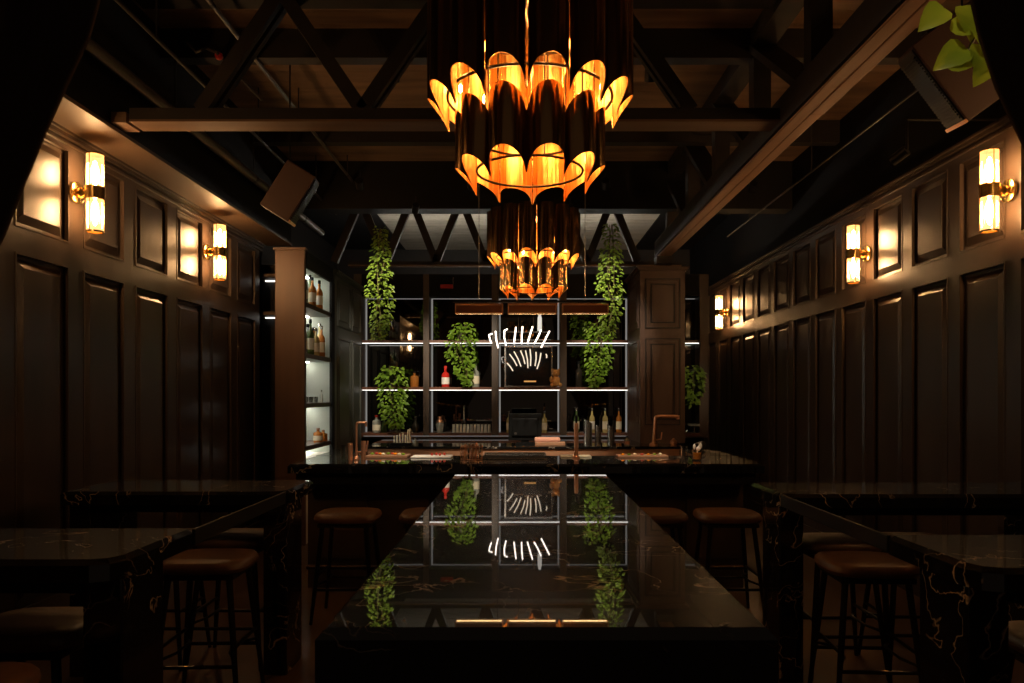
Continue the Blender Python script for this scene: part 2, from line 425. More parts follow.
# ------------------------------------------------------------------ wall sconces
def make_sconce(loc, sgn, label):
    t = thing('wall_sconce', label, 'wall lamp', loc, 'brass wall sconces', local=True)
    dx = sgn*.13
    link('backplate', MB().lathe([(.074,0),(.074,.016),(.062,.022)] if sgn > 0 else [(.074,0),(.074,-.016),(.062,-.022)], (0,0,0), 24, axis='X'), 'brass', t, smooth=True)
    link('arm', MB().lathe([(.024,.015*sgn),(.024,.10*sgn)], (0,0,0), 16, axis='X').lathe([(.036,.03*sgn),(.044,.045*sgn),(.036,.06*sgn)], (0,0,0), 16, axis='X'), 'brass', t, smooth=True)
    link('band', MB().lathe([(.056,-.045),(.062,-.04),(.062,.04),(.056,.045)], (dx,0,0), 28), 'brass', t, smooth=True)
    for s in (1, -1):
        g = MB(); z0, z1 = s*.046, s*.262
        g.lathe([(.054,z0),(.054,z1)], (dx,0,0), 36, flute=-.09)
        g.bm.faces.ensure_lookup_table()
        for f in [f for f in g.bm.faces if len(f.verts) > 4]: g.bm.faces.remove(f)
        link('glass_tube', g, 'sconce_glass', t)
        link('bulb', MB().lathe([(.004,z0),(.017,z0+s*.03),(.02,z0+s*.11),(.012,z0+s*.16),(.003,z0+s*.175)], (dx,0,0), 12), 'sconce_bulb', t, smooth=True)
        r_ = MB()
        r_.lathe([(.057,z1-s*.004),(.057,z1+s*.006),(.046,z1+s*.006),(.046,z1-s*.004)], (dx,0,0), 28)
        for k in range(3):
            a = 2*PI*k/3+.4; r_.tube([(dx+.056*math.cos(a), .056*math.sin(a), z0), (dx+.056*math.cos(a), .056*math.sin(a), z1)], .003, 6)
        link('rim', r_, 'brass', t, smooth=True)
    return t
sl = make_sconce((WL+.012, 5.04, H+1.375), 1, 'nearer of the two brass sconces on the left wall, twin glass tubes')
dup(sl, (WL+.012, 7.12, H+1.375), 0, 'farther brass sconce on the left wall, beside the brown column')
sr = make_sconce((WR-.012, 4.84, H+1.335), -1, 'nearest brass sconce on the right wall, at the photo right edge')
dup(sr, (WR-.012, 6.83, H+1.30), 0, 'middle brass sconce of the three on the right wall')
dup(sr, (WR-.012, 11.48, H+1.28), 0, 'farthest brass sconce on the right wall, small, beside the back bar')

dup(sl, (WL+.012, 2.94, H+1.375), 0, 'added brass sconce on the left wall nearest the entrance, outside the photo')  # unseen sconce added to light the left front table
dup(sr, (WR-.012, 2.84, H+1.345), 0, 'added brass sconce on the right wall nearest the entrance, outside the photo')  # unseen sconce added to light the right front table

# ------------------------------------------------------------------ chandeliers
def scallop(R_in, R_out, half, a, zlow, slant, ztop, arch=0):
    m = MB(); n = 14; bl = R_out-R_in; th = .0035
    ca, sa = math.cos(a), math.sin(a)
    def pt(phi, d, kind):
        u = (half-d)*math.sin(phi); r = R_in + (bl-d)*math.cos(phi)
        q = max(0, math.cos(phi))**.62
        z = zlow + slant*q if kind == 0 else ztop - arch*(1-q)
        return (r*ca - u*sa, r*sa + u*ca, z)
    ph = [(-.5+i/n)*PI*.985 for i in range(n+1)]
    m.mi = 0; g0 = m.quadgrid([[pt(p,0,0) for p in ph], [pt(p,0,1) for p in ph]])
    m.mi = 1; g1 = m.quadgrid([[pt(p,th,0) for p in ph], [pt(p,th,1) for p in ph]])
    m.mi = 1
    for r in (0, 1):
        for i in range(n): m.face([g0[r][i], g0[r][i+1], g1[r][i+1], g1[r][i]])
    m.mi = 0
    for i in (0, n): m.face([g0[0][i], g0[1][i], g1[1][i], g1[0][i]])
    return m
def ring(m, R, z, r, seg=48):
    pts = [(R*math.cos(2*PI*k/seg), R*math.sin(2*PI*k/seg), z) for k in range(seg+1)]
    m.tube(pts, r, 6, cap=False)
def make_chandelier(loc, label):
    # local z: 0 at outer scallop tip
    t = thing('tiered_chandelier', label, 'chandelier', loc, 'gold tiered chandeliers', local=True)
    N1, N2 = 14, 10
    rot = -PI/2 + PI/N1 - .04
    for k in range(N1):
        a = rot + 2*PI*k/N1
        link('outer_tube', scallop(.325, .40, .073, a, -.125, .112, .36), ['gold_outer','gold_inner'], t, smooth=True, fixn=False)
    rot2 = -PI/2 + PI/N2 - .06
    for k in range(N2):
        a = rot2 + 2*PI*k/N2
        link('inner_tube', scallop(.215, .292, .071, a, -.378, .095, -.06, .10), ['gold_outer','gold_inner'], t, smooth=True, fixn=False)
    r1 = MB(); ring(r1, .318, -.02, .006); ring(r1, .318, .30, .006); link('outer_hoop', r1, 'dark_bronze', t, smooth=True)
    r2 = MB(); ring(r2, .205, -.30, .005); ring(r2, .205, -.17, .005); link('inner_hoop', r2, 'dark_bronze', t, smooth=True)
    ro = MB()
    for k in range(N1):
        a = rot + 2*PI*(k+.5)/N1
        for da in (-.075, .075): ro.tube([(.365*math.cos(a+da), .365*math.sin(a+da), .02), (.365*math.cos(a+da), .365*math.sin(a+da), .36)], .0022, 6)
    link('streak_rods', ro, 'brass', t, smooth=True)  # rods added in place of gold highlight streaks on the tubes
    cp = MB(); cp.lathe([(.0,.345),(.33,.345),(.33,.36),(.0,.36)], seg=40)
    link('cover_plate', cp, 'dark_bronze', t)
    sp = MB()
    for k in range(5):
        a = 2*PI*k/5; sp.tube([(.205*math.cos(a),.205*math.sin(a),-.17),(.205*math.cos(a),.205*math.sin(a),.35)], .004, 6)
    link('drop_rod', sp, 'dark_bronze', t)
    st = MB().tube([(0,0,.36),(0,0,CEIL-loc[2])], .014, 10).lathe([(.09,CEIL-loc[2]-.03),(.09,CEIL-loc[2])], seg=24)
    link('suspension_rod', st, 'dark_bronze', t)
    for k in range(N1):
        a = rot + 2*PI*k/N1
        link('bulb', MB().ball((.318*math.cos(a),  .318*math.sin(a), .085), .008, 1, (1,1,2.4)), 'chandelier_bulb', t)
    for k in range(8):
        a = 2*PI*k/8+.2
        link('bulb', MB().ball((.20*math.cos(a), .20*math.sin(a), .295), .012, 1, (1,1,2.2)), 'chandelier_bulb', t)
    for k in range(N2//2):
        a = rot2 + 2*PI*(2*k+.5)/N2
        link('bulb', MB().ball((.13*math.cos(a), .13*math.sin(a), -.11), .011, 1, (1,1,2.4)), 'chandelier_bulb', t)
    return t
ch = make_chandelier((.03, 2.87, H+1.165), 'large tiered gold chandelier with lit scalloped tubes hanging nearest, top centre')
dup(ch, (.10, 6.30, H+1.19), .1, 'smaller looking tiered gold chandelier hanging farther away over the bar')

# ------------------------------------------------------------------ island table
def chamfer_slab(m, x0, x1, y0, y1, z0, z1, c):
    lo = [(x0,y0,z0),(x1,y0,z0),(x1,y1,z0),(x0,y1,z0)]
    md = [(x0,y0,z1-c),(x1,y0,z1-c),(x1,y1,z1-c),(x0,y1,z1-c)]
    hi = [(x0+c,y0+.004,z1),(x1-c,y0+.004,z1),(x1-c,y1-c,z1),(x0+c,y1-c,z1)]
    L,D,T = [[m.bm.verts.new(p) for p in r] for r in (lo,md,hi)]
    m.face(L[::-1]); m.face(T)
    for a, b in ((L,D),(D,T)):
        for i in range(4): m.face([a[i], a[(i+1)%4], b[(i+1)%4], b[i]])
TT = H-.55
t = thing('island_table', 'long black marble communal table in the middle, mirror polished top', 'table', (.06, 3.45, 0))
m = MB(); chamfer_slab(m, -.49, .607, 1.75, 5.17, TT-.12, TT, .03); link('tabletop', m, 'black_marble', t)
link('end_panel', MB().box(-.49, .607, 1.752, 1.90, 0, TT-.1205), 'black_marble', t)
link('end_panel', MB().box(-.49, .607, 5.02, 5.168, 0, TT-.1205), 'black_marble', t)
link('side_panel', MB().box(-.33, -.27, 1.90, 5.02, 0, TT-.1205), 'black_marble', t)
link('side_panel', MB().box(.39, .45, 1.90, 5.02, 0, TT-.1205), 'black_marble', t)

# ------------------------------------------------------------------ side tables
def side_table(xin, xout, y0, y1, sgn, label):
    """xin: aisle end."""
    t = thing('high_table', label, 'table', ((xin+xout)/2, (y0+y1)/2, 0), 'black marble side tables')
    c = .085
    pts = [(xin, y0+c), (xin-sgn*0+sgn*c*.35, y0+c*.3), (xin+sgn*c, y0), (xout, y0), (xout, y1), (xin+sgn*c*.3, y1), (xin, y1-c*.3)]
    def ins(d): return [(xin+sgn*d, y0+c+d*.4), (xin+sgn*(c*.35+d*.7), y0+c*.3+d*.7), (xin+sgn*(c+d*.4), y0+d), (xout-sgn*d, y0+d), (xout-sgn*d, y1-d), (xin+sgn*(c*.3+d*.5), y1-d), (xin+sgn*d, y1-c*.3-d*.5)]
    m = MB(); d = .018; z0 = TT-.075
    A = [m.bm.verts.new((x,y,z0)) for x,y in pts]; B = [m.bm.verts.new((x,y,TT-d)) for x,y in pts]; C_ = [m.bm.verts.new((x,y,TT)) for x,y in ins(d)]
    m.face(A[::-1]); m.face(C_); n = len(pts)
    for P, Q in ((A,B),(B,C_)):
        for i in range(n): m.face([P[i], P[(i+1)%n], Q[(i+1)%n], Q[i]])
    link('tabletop', m, 'table_marble', t)
    link('end_panel', MB().box(xin+sgn*.015, xin+sgn*.15, y0+.075, y0+.37, 0, z0-.0005, bev=.006), 'table_marble', t)
    link('end_panel', MB().box(xout-sgn*.02, xout-sgn*.14, y0+.05, y1-.03, 0, z0-.0005, bev=.006), 'table_marble', t)
    link('apron', MB().box(xin+sgn*.15, xout-sgn*.14, y0+.06, y0+.10, z0-.05, z0-.0005), 'black_metal', t)
    link('apron', MB().box(xin+sgn*.15, xout-sgn*.14, y1-.10, y1-.06, z0-.05, z0-.0005), 'black_metal', t)
    return t
tl = side_table(-1.345, -2.62, 4.20, 4.80, -1, 'rear black marble high table on the left, by the panelled wall')
side_table(-1.355, -2.90, 2.46, 3.07, -1, 'front black marble high table at the left photo edge')
tr = side_table(1.435, 3.16, 4.09, 4.67, 1, 'rear black marble high table on the right, by the panelled wall')
side_table(1.44, 3.12, 2.34, 2.93, 1, 'front black marble high table at the right photo edge')
link('side_rail', MB().box(-1.375, -1.36, 3.08, 4.27, TT-.075, TT-.008, bev=.004), 'black_paint', tl)
link('side_rail', MB().box(1.45, 1.465, 2.94, 4.16, TT-.075, TT-.008, bev=.004), 'black_paint', tr)

# ------------------------------------------------------------------ stools
def cushion(w, d, h, z0):
    b2 = bmesh.new(); n = 10
    m = MB(); rows = []
    def f(u): return math.copysign(abs(u)**.55, u)
    # superellipse pillow, stacked loops
    prof = [(.80,0),(.95,.12),(1.0,.40),(.985,.68),(.93,.88),(.80,.97),(.45,1.02)]
    loops = []
    for k, (sc, zz) in enumerate(prof):
        lp = []
        for i in range(28):
            a = 2*PI*i/28; ca, sa = math.cos(a), math.sin(a)
            lp.append(m.bm.verts.new((math.copysign(abs(ca)**.5, ca)*w/2*sc, math.copysign(abs(sa)**.5, sa)*d/2*sc, z0+h*zz)))
        loops.append(lp)
    for i in range(len(loops)-1):
        for k in range(28): m.face([loops[i][k], loops[i][(k+1)%28], loops[i+1][(k+1)%28], loops[i+1][k]])
    m.face(loops[0][::-1]); m.face(loops[-1]); b2.free()
    return m
def make_stool(loc, rz, label, group):
    t = thing('bar_stool', label, 'stool', loc, group, local=True, rz=rz)
    link('seat', cushion(.46, .40, .075, .70), 'leather', t, smooth=True)
    link('seat_frame', MB().box(-.185,.185,-.17,.17,.675,.703, bev=.006), 'stool_metal', t)
    cs = [(-1,-1),(1,-1),(1,1),(-1,1)]
    def leg(sx, sy, z): f = 1-(z/.68); return Vector((sx*(.155+.065*f), sy*(.14+.065*f), z))
    for sx, sy in cs:
        link('leg', MB().tube([leg(sx,sy,.68), leg(sx,sy,.35), leg(sx,sy,0)], [.017,.016,.011], 8), 'stool_metal', t, smooth=True)
    for i in range(4):
        a, b = cs[i], cs[(i+1)%4]; z = .24 if i % 2 == 0 else .33
        link('stretcher', MB().tube([leg(*a,z), leg(*b,z)], .010, 8), 'stool_metal', t, smooth=True)
    for s in (-1, 1):
        p, q = leg(s,-1,.27), leg(s,1,.27); mid = (p+q)/2 + Vector((-s*.07,0,.02))
        link('curved_brace', MB().tube([p.lerp(mid,.0), p.lerp(mid,.5)+Vector((-s*.02,0,0)), mid, q.lerp(mid,.5)+Vector((-s*.02,0,0)), q], .008, 8), 'stool_metal', t, smooth=True)
    return t
st0 = make_stool((-1.66, 3.93, 0), .03, 'brown leather stool standing in the gap between the two left high tables', 'leather stools')
for x, y, rz, lab in (
    (1.79, 3.86, -.05, 'brown leather stool standing in the gap between the two right high tables'),
    (-1.755, 4.55, .0, 'brown leather stool tucked under the left rear table, nearer the aisle'),
    (-2.225, 4.55, .0, 'brown leather stool tucked under the left rear table, nearer the wall'),
    (1.86, 4.40, .0, 'brown leather stool tucked under the right rear table, nearer the aisle'),
    (2.32, 4.42, -.03, 'brown leather stool tucked under the right rear table, nearer the wall'),
    (-1.83, 2.80, .0, 'brown leather stool under the left front table, beside its end panel'),
    (-2.35, 2.86, .0, 'brown leather stool under the left front table, at the photo left edge'),
    (-1.72, 2.18, .06, 'dark stool before the left front table, cut by the bottom left corner'),
    (1.98, 2.62, .0, 'brown leather stool under the right front table, at the photo right edge')):
    dup(st0, (x, y, 0), rz, lab)
for x, lab in ((-1.27, 'bar stool at the bar front, farthest left'), (-.66, 'bar stool at the bar front, just left of the island table'),
               (.97, 'bar stool at the bar front, just right of the island table'), (1.50, 'bar stool at the bar front, farthest right')):
    dup(st0, (x, 5.42, 0), 0, lab)

# ------------------------------------------------------------------ bar
t = thing('bar_counter', 'wide black marble bar with chamfered top spanning the middle of the room', 'bar', (.03, 6.4, 0))
m = MB(); chamfer_slab(m, -1.87, 1.935, 5.90, 6.72, TT-.075, TT, .02); link('bar_top', m, 'black_marble', t)
m = MB(); m.box(1.58, 1.935, 6.725, 7.45, TT-.075, TT); link('side_top', m, 'black_marble', t)
m = MB(); m.box(-1.87, -1.55, 6.725, 7.45, TT-.075, TT); link('side_top', m, 'black_marble', t)
m = MB(); m.box(-1.80, 1.86, 6.22, 6.30, 0, TT-.076)
for i in range(7):
    a = -1.78+i*.52; m.box(a+.04, a+.48, 6.20, 6.22, .25, TT-.2)
link('front_panel', m, 'wall_paint', t)
link('apron', MB().box(-1.82, 1.88, 5.96, 6.219, TT-.17, TT-.076), 'black_paint', t)
link('inner_shelf', MB().box(-1.54, 1.57, 6.725, 7.30, .86, .90), 'steel', t)
link('side_panel', MB().box(-1.80, -1.72, 6.301, 7.42, 0, TT-.076), 'wall_paint', t)
link('side_panel', MB().box(1.78, 1.86, 6.301, 7.42, 0, TT-.076), 'wall_paint', t)
link('foot_rail', MB().tube([(-1.75,6.02,.22),(1.80,6.02,.22)], .02, 10).tube([(-1.3,6.02,.22),(-1.3,6.22,.22)],.012,8).tube([(.1,6.02,.22),(.1,6.22,.22)],.012,8).tube([(1.4,6.02,.22),(1.4,6.22,.22)],.012,8), 'dark_bronze', t, smooth=True)

# ------------------------------------------------------------------ back bar
YB, YM = 10.77, 11.07
ZL = 1.067; ZT = H+1.44
zmid, zup = H+.116, H+.80
bays = [(-2.335,-1.44), (-1.353,-.441), (-.342,.553), (.65,1.567), (2.30,2.585)]
t = thing('back_bar_shelving', 'dark wooden back bar shelving with smoked mirrors and white light strips', 'shelving', (0, YB, 0))
posts = [(-2.45,-2.335), (-1.44,-1.353), (-.441,-.342), (.553,.65), (1.567,1.70), (2.18,2.30), (2.585,2.72)]
for a, b in posts: link('post', MB().box(a, b, YB, YM, 1.03, ZT+.32), 'post_wood', t, bevel=.003)
link('header', MB().box(-2.45, 2.72, YB+.002, YM, ZT, ZT+.318), 'black_paint', t)
link('plinth', MB().box(-2.45, 2.72, YB+.001, YM, .995, ZL-.05), 'post_wood', t)
for i, (a, b) in enumerate(bays):
    link('mirror', MB().box(a, b, YM-.012, YM-.002, ZL, ZT), 'smoked_mirror', t)
    sl_ = 'shelf_wood'
    link('ledge', MB().box(a+.001, b-.001, YB-.02, YM-.012, ZL-.05, ZL), sl_, t)
    for z in ((zmid, zup) if i < 4 else (zup,)):
        s_ = link('shelf', MB().box(a+.001, b-.001, YB+.02, YM-.013, z-.04, z), sl_, t)
        link('led_strip', MB().box(a+.005, b-.005, YB+.024, YB+.034, z-.049, z-.0405), 'led_white', s_)
    link('led_strip', MB().box(a+.004, b-.004, YM-.03, YM-.02, ZT-.010, ZT-.001), 'led_soft', t)
    for xx in ([(a+.001, a+.022)] if i in (0,1,2) else []) + ([(b-.022, b-.001)] if i in (2,3) else []):
        link('led_strip', MB().box(xx[0], xx[1], YM-.03, YM-.014, ZL+.002, ZT-.012), 'led_soft', t)
link('led_strip', MB().box(-2.0, 1.6, YM-.12, YM-.06, ZT+.32, ZT+.335), 'led_hidden', t)
link('led_strip', MB().box(-2.3, 1.56, YB-.030, YB-.022, ZL-.047, ZL-.040), 'led_soft', t)
link('back_panel', MB().box(-2.45, 2.72, YM, YM+.03, 0, ZT+.3), 'black_paint', t)

ZC = H-.626
t = thing('back_counter', 'low wood fronted counter with dark top under the back bar shelves', 'counter', (0, 9.8, 0))
link('counter_top', MB().box(-1.95, 1.98, 9.0, 10.66, ZC-.03, ZC, bev=.004), 'black_marble', t)
link('front_board', MB().box(-1.93, 1.96, 9.02, 9.06, ZC-.16, ZC-.031), 'counter_wood', t)
m = MB(); m.box(-1.93, 1.96, 9.061, 10.64, .08, ZC-.031)
link('cabinet', m, 'post_wood', t)
link('toe_kick', MB().box(-1.90, 1.93, 9.10, 10.6, 0, .079), 'black_paint', t)
for i in range(7):
    a = -1.90+i*.55; d = link('door', MB().box(a, a+.53, 9.03, 9.06, .12, ZC-.17, bev=.004), 'post_wood', t)
    link('knob', MB().ball((a+.47, 9.015, .55), .015), 'brass', d, smooth=True)

# ------------------------------------------------------------------ right panelled pillar
def paneled_box(m, x0, x1, y0, y1, z0, z1, panels, sides=True):
    m.box(x0, x1, y0, y1, z0, z1)
    for za, zb in panels:
        w = x1-x0; a, b = x0+w*.14, x1-w*.14
        def fr(c, d, zc, zd, yf, g=.022):
            m.box(c, d, yf-.014, yf, zc, zc+g); m.box(c, d, yf-.014, yf, zd-g, zd)
            m.box(c, c+g, yf-.014, yf, zc+g, zd-g); m.box(d-g, d, yf-.014, yf, zc+g, zd-g)
        fr(a, b, za, zb, y0); m.box(a+.075, b-.075, y0-.012, y0, za+.075, zb-.075)
        if sides:
            ya, yb = y0+.12, y1-.12
            m.box(x0-.012, x0, ya, yb, za, za+.022); m.box(x0-.012, x0, ya, yb, zb-.022, zb); m.box(x0-.012, x0, ya, ya+.022, za+.022, zb-.022); m.box(x0-.012, x0, yb-.022, yb, za+.022, zb-.022)
            m.box(x0-.010, x0, ya+.09, yb-.09, za+.09, zb-.09)
PX0, PX1, PY = 1.535, 2.12, 9.62
t = thing('panelled_pillar', 'square brown panelled pillar right of the back bar, under the long beam', 'pillar', ((PX0+PX1)/2, PY+.5, ZC))
m = MB(); paneled_box(m, PX0, PX1, PY, YB-.03, ZC+.0005, H+1.62, [(ZC+.25, H+.72), (H+.88, H+1.50)])
link('shaft', m, 'column_wood', t)
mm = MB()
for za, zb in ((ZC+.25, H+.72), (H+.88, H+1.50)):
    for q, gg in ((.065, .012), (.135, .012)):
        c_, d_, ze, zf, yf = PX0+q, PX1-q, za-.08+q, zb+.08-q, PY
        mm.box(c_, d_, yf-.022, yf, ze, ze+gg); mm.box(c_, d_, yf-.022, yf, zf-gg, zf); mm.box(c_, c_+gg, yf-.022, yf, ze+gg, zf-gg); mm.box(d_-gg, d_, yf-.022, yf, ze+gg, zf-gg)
link('groove_shade', mm, 'truss_wood', t)  # dark strips paint in the shade lines around the panels
m = MB(); m.box(PX0-.03, PX1+.03, PY-.03, YB-.03, H+1.62, H+1.645); m.box(PX0-.05, PX1+.05, PY-.05, YB-.03, H+1.645, H+1.665)
link('capital', m, 'column_wood', t)

# ------------------------------------------------------------------ left column, alcove shelves, panelled return
t = thing('wooden_column', 'plain brown wooden column on the left, at the end of the lit shelves', 'column', (-2.5, 8.05, 0))
link('shaft', MB().box(-2.655, -2.335, 7.95, 8.01, 0, H+1.56, bev=.006), 'column_wood', t)
link('cap', MB().box(-2.67, -2.32, 7.935, 8.02, H+1.56, H+1.585), 'column_wood', t)
AX0, AX1, AY0, AY1 = -2.66, -2.345, 8.025, 9.13
t = thing('alcove_shelving', 'grey lit shelving unit full of bottles beside the left brown column', 'shelving', (-2.7, 8.6, 0))
link('back_panel', MB().box(AX0-.018, AX0, AY0, AY1, 0, H+1.5), 'alcove_grey', t)
link('side_panel', MB().box(AX0, AX1-.02, AY1, AY1+.03, 0, H+1.5), 'alcove_grey', t)
link('top_panel', MB().box(AX0, AX1, AY0, AY1, H+1.44, H+1.5), 'alcove_grey', t)
ash = [H+1.01, H+.455, H-.09, ]
link('fascia', MB().box(AX1-.02, AX1+.012, AY0, 9.14, H+1.385, H+1.56).box(AX1-.02, AX1+.012, 9.09, 9.22, 0, H+1.385), 'black_paint', t)
for i, z in enumerate((H+1.01, H+.455, H-.09, H-.56)):
    s_ = link('shelf', MB().box(AX0, AX1-.005, AY0, AY1-.001, z-.05, z), 'post_wood', t)
    link('led_strip', MB().box(AX0+.01, AX0+.045, AY0+.03, AY1-.05, z-.062, z-.051), 'led_alcove', s_)
link('led_strip', MB().box(AX0+.01, AX0+.045, AY0+.03, AY1-.05, H+1.428, H+1.439), 'led_alcove', t)
for z in (H+1.40, H+.95):
    n_ = link('niche_shelf', MB().box(-3.45, -2.73, 8.78, 9.10, z, z+.04), 'post_wood', t)
    link('led_strip', MB().box(-3.14, -2.8, 9.05, 9.08, z-.012, z-.0005), 'led_white', n_)
link('niche_back', MB().box(-3.48, -2.73, 9.101, 9.14, 0, H+1.6), 'black_paint', t)
link('base_counter', MB().box(AX0, AX1, AY0, AY1-.001, 0, H-.70), 'white_plastic', t)

m = MB(); 
X0 = -2.335
m.box(X0-.12, X0, 9.22, YB-.0, 0, H+1.56)
for za, zb in ((.3, H+.74), (H+.88, H+1.45)):
    for ya, yb in ((9.36, 10.05), (10.15, 10.68)):
        m.box(X0, X0+.012, ya, yb, za, za+.025); m.box(X0, X0+.012, ya, yb, zb-.025, zb); m.box(X0, X0+.012, ya, ya+.025, za+.025, zb-.025); m.box(X0, X0+.012, yb-.025, yb, za+.025, zb-.025)
        m.box(X0, X0+.010, ya+.08, yb-.08, za+.08, zb-.08)
m.box(X0, X0+.05, 9.22, YB, H+1.53, H+1.56); m.box(X0, X0+.03, 9.22, YB, H+1.50, H+1.53)
struct('wall_left_return', m, 'grey_panel')

# ------------------------------------------------------------------ linear pendant over the bar
PYD = 5.62
t = thing('linear_pendant', 'long pendant of three amber boxes on a black bar above the counter', 'pendant lamp', (.05, PYD, H+.62))
def pz(y): return H+(CY-y)*PYD/F
def pxx(x): return (x-CX)*PYD/F
link('support_bar', MB().box(pxx(453), pxx(611), PYD-.012, PYD+.012, pz(302.6), pz(300.6)), 'black_metal', t)
for a, b in ((455.5,503),(508,556.5),(562,608)):
    x0, x1 = pxx(a), pxx(b); z0, z1 = pz(314), pz(305)
    fr = MB(); e = .008
    for yy in (PYD-.045, PYD+.045-e):
        fr.box(x0, x1, yy, yy+e, z0, z0+e); fr.box(x0, x1, yy, yy+e, z1-e, z1); fr.box(x0, x0+e, yy, yy+e, z0+e, z1-e); fr.box(x1-e, x1, yy, yy+e, z0+e, z1-e)
    fr.box(x0, x1, PYD-.045, PYD+.045, z1, z1+.006)
    for xx in (x0, x1-e): fr.box(xx, xx+e, PYD-.037, PYD+.037, z0, z0+e)
    f_ = link('shade_frame', fr, 'copper', t)
    link('amber_panel', MB().box(x0+e, x1-e, PYD-.041, PYD-.039, z0+e, z1-e).box(x0+e, x1-e, PYD+.039, PYD+.041, z0+e, z1-e).box(x0+.002,x0+.004,PYD-.036,PYD+.036,z0+e,z1-.001).box(x1-.004,x1-.002,PYD-.036,PYD+.036,z0+e,z1-.001), 'amber_acrylic', f_)
    link('led_strip', MB().box(x0+.01, x1-.01, PYD-.010, PYD+.010, z0+.001, z0+.005), 'led_warm', f_)
    link('led_shield', MB().box(x0+e+.001, x1-e-.001, PYD-.016, PYD+.016, z0+.0055, z0+.018).box(x0+e+.001, x1-e-.001, PYD-.016, PYD-.011, z0-.001, z0+.0055).box(x0+e+.001, x1-e-.001, PYD+.011, PYD+.016, z0-.001, z0+.0055), 'dark_bronze', f_)  # housing added to keep the strip's light off the amber panels
    for q in (.36, .64):
        xk = x0+(x1-x0)*q; link('knob', MB().lathe([(.008,z1+.006),(.008,z1+.02),(.005,z1+.024),(.005,pz(302.6))], (xk,PYD,0), 10), 'brass', f_, smooth=True)
for xw in (479, 585): link('wire', MB().tube([(pxx(xw),PYD,pz(300.6)),(pxx(xw),PYD,CEIL)], .0025, 6), 'steel', t)

# ------------------------------------------------------------------ neon sign hung before the back bar
NY = 8.48
def np_(x, y, d=0): return at(x, y, NY) + Vector((0,d,0))
t = thing('neon_sign', 'white neon sign of slanted glowing strokes hanging before the mirrors', 'neon sign', at(521,347,NY))
strokes = [[(492.5,333.5),(489,335),(489.8,339),(491.5,343.5)], [(495.5,331),(496.3,340),(498.2,348)], [(507.5,329),(504.5,330.5),(504.2,337),(506,345.5)],
           [(516,327),(515,335),(514,344)], [(522.6,326.5),(521.8,335),(521.6,344)], [(532.6,326.5),(530,335),(527.4,344)], [(541,330),(538,337),(534,344)], [(549.5,331),(545.5,339),(541.2,347.5)]]
for s_ in strokes: link('neon_stroke', MB().tube([np_(*p) for p in s_], .0078, 8), 'neon', t, smooth=True)
link('back_rail', MB().tube([np_(486,340,.03), np_(551,340,.03)], .006, 6).tube([np_(496,332,.03), np_(549,332,.03)], .005, 6), 'black_metal', t)
for xw in (497.5, 518.5, 533.5): link('wire', MB().tube([np_(xw,332,.03), Vector((X_(xw,NY),NY+.03,CEIL))], .003, 6), 'black_metal', t)
tb = thing('hanging_tube_lamp', 'short white tube lamp hanging upright behind the neon strokes', 'lamp', at(539.7,331,8.7))
link('tube_shade', MB().lathe([(.026,Z_(331,8.7)),(.024,Z_(318,8.7)),(.012,Z_(314,8.7))], (X_(539.7,8.7),8.7,0), 14), emit('tube_lamp',(1,.93,.82),.75).name, tb, smooth=True)
link('wire', MB().tube([(X_(539.7,8.7),8.7,Z_(314,8.7)),(X_(539.7,8.7),8.7,CEIL)], .003, 6), 'black_metal', tb)

# framed dark glass on the middle shelf, its reflection modelled as glowing strokes
FY = 10.95
def fp(x, y, d=0): return at(x, y, FY) + Vector((0,d,0))
t = thing('framed_reflection', 'framed dark glass with a reflected fan modelled as glowing strokes on the middle shelf', 'picture', at(529,386.5,FY))
a, b = fp(504.5,384), fp(552.5,346)
fr = MB(); e = .022
fr.box(a.x, b.x, FY-.015, FY+.02, zmid+.0005, zmid+e); fr.box(a.x, b.x, FY-.015, FY+.02, b.z-e, b.z); fr.box(a.x, a.x+e, FY-.015, FY+.02, zmid+e, b.z-e); fr.box(b.x-e, b.x, FY-.015, FY+.02, zmid+e, b.z-e)
link('frame', fr, 'steel', t)
link('backing', MB().box(a.x+e, b.x-e, FY+.01, FY+.018, zmid+e, b.z-e), 'screen_black', t)
for p, q in (((507,363),(513,371)),((509.5,354),(517,366)),((514,351.5),(521,366.5)),((520.5,350.5),(525,364)),((525.5,350.5),(528,368)),((530,349),(530.5,366)),((536,352),(535,366)),((541,353),(537,369)),((546,354),(546.5,358))):
    mid = ((p[0]+q[0])/2+.6, (p[1]+q[1])/2)
    link('neon_stroke', MB().tube([fp(*p,-.005), fp(*mid,-.005), fp(*q,-.005)], .0085, 8), 'reflection_glow', t, smooth=True)  # glowing strokes stand for a reflection in the glass
link('amber_base', MB().box(fp(524,382).x, fp(536,382).x, FY-.012, FY-.002, fp(524,382).z, fp(524,380.7).z), 'led_amber', t)

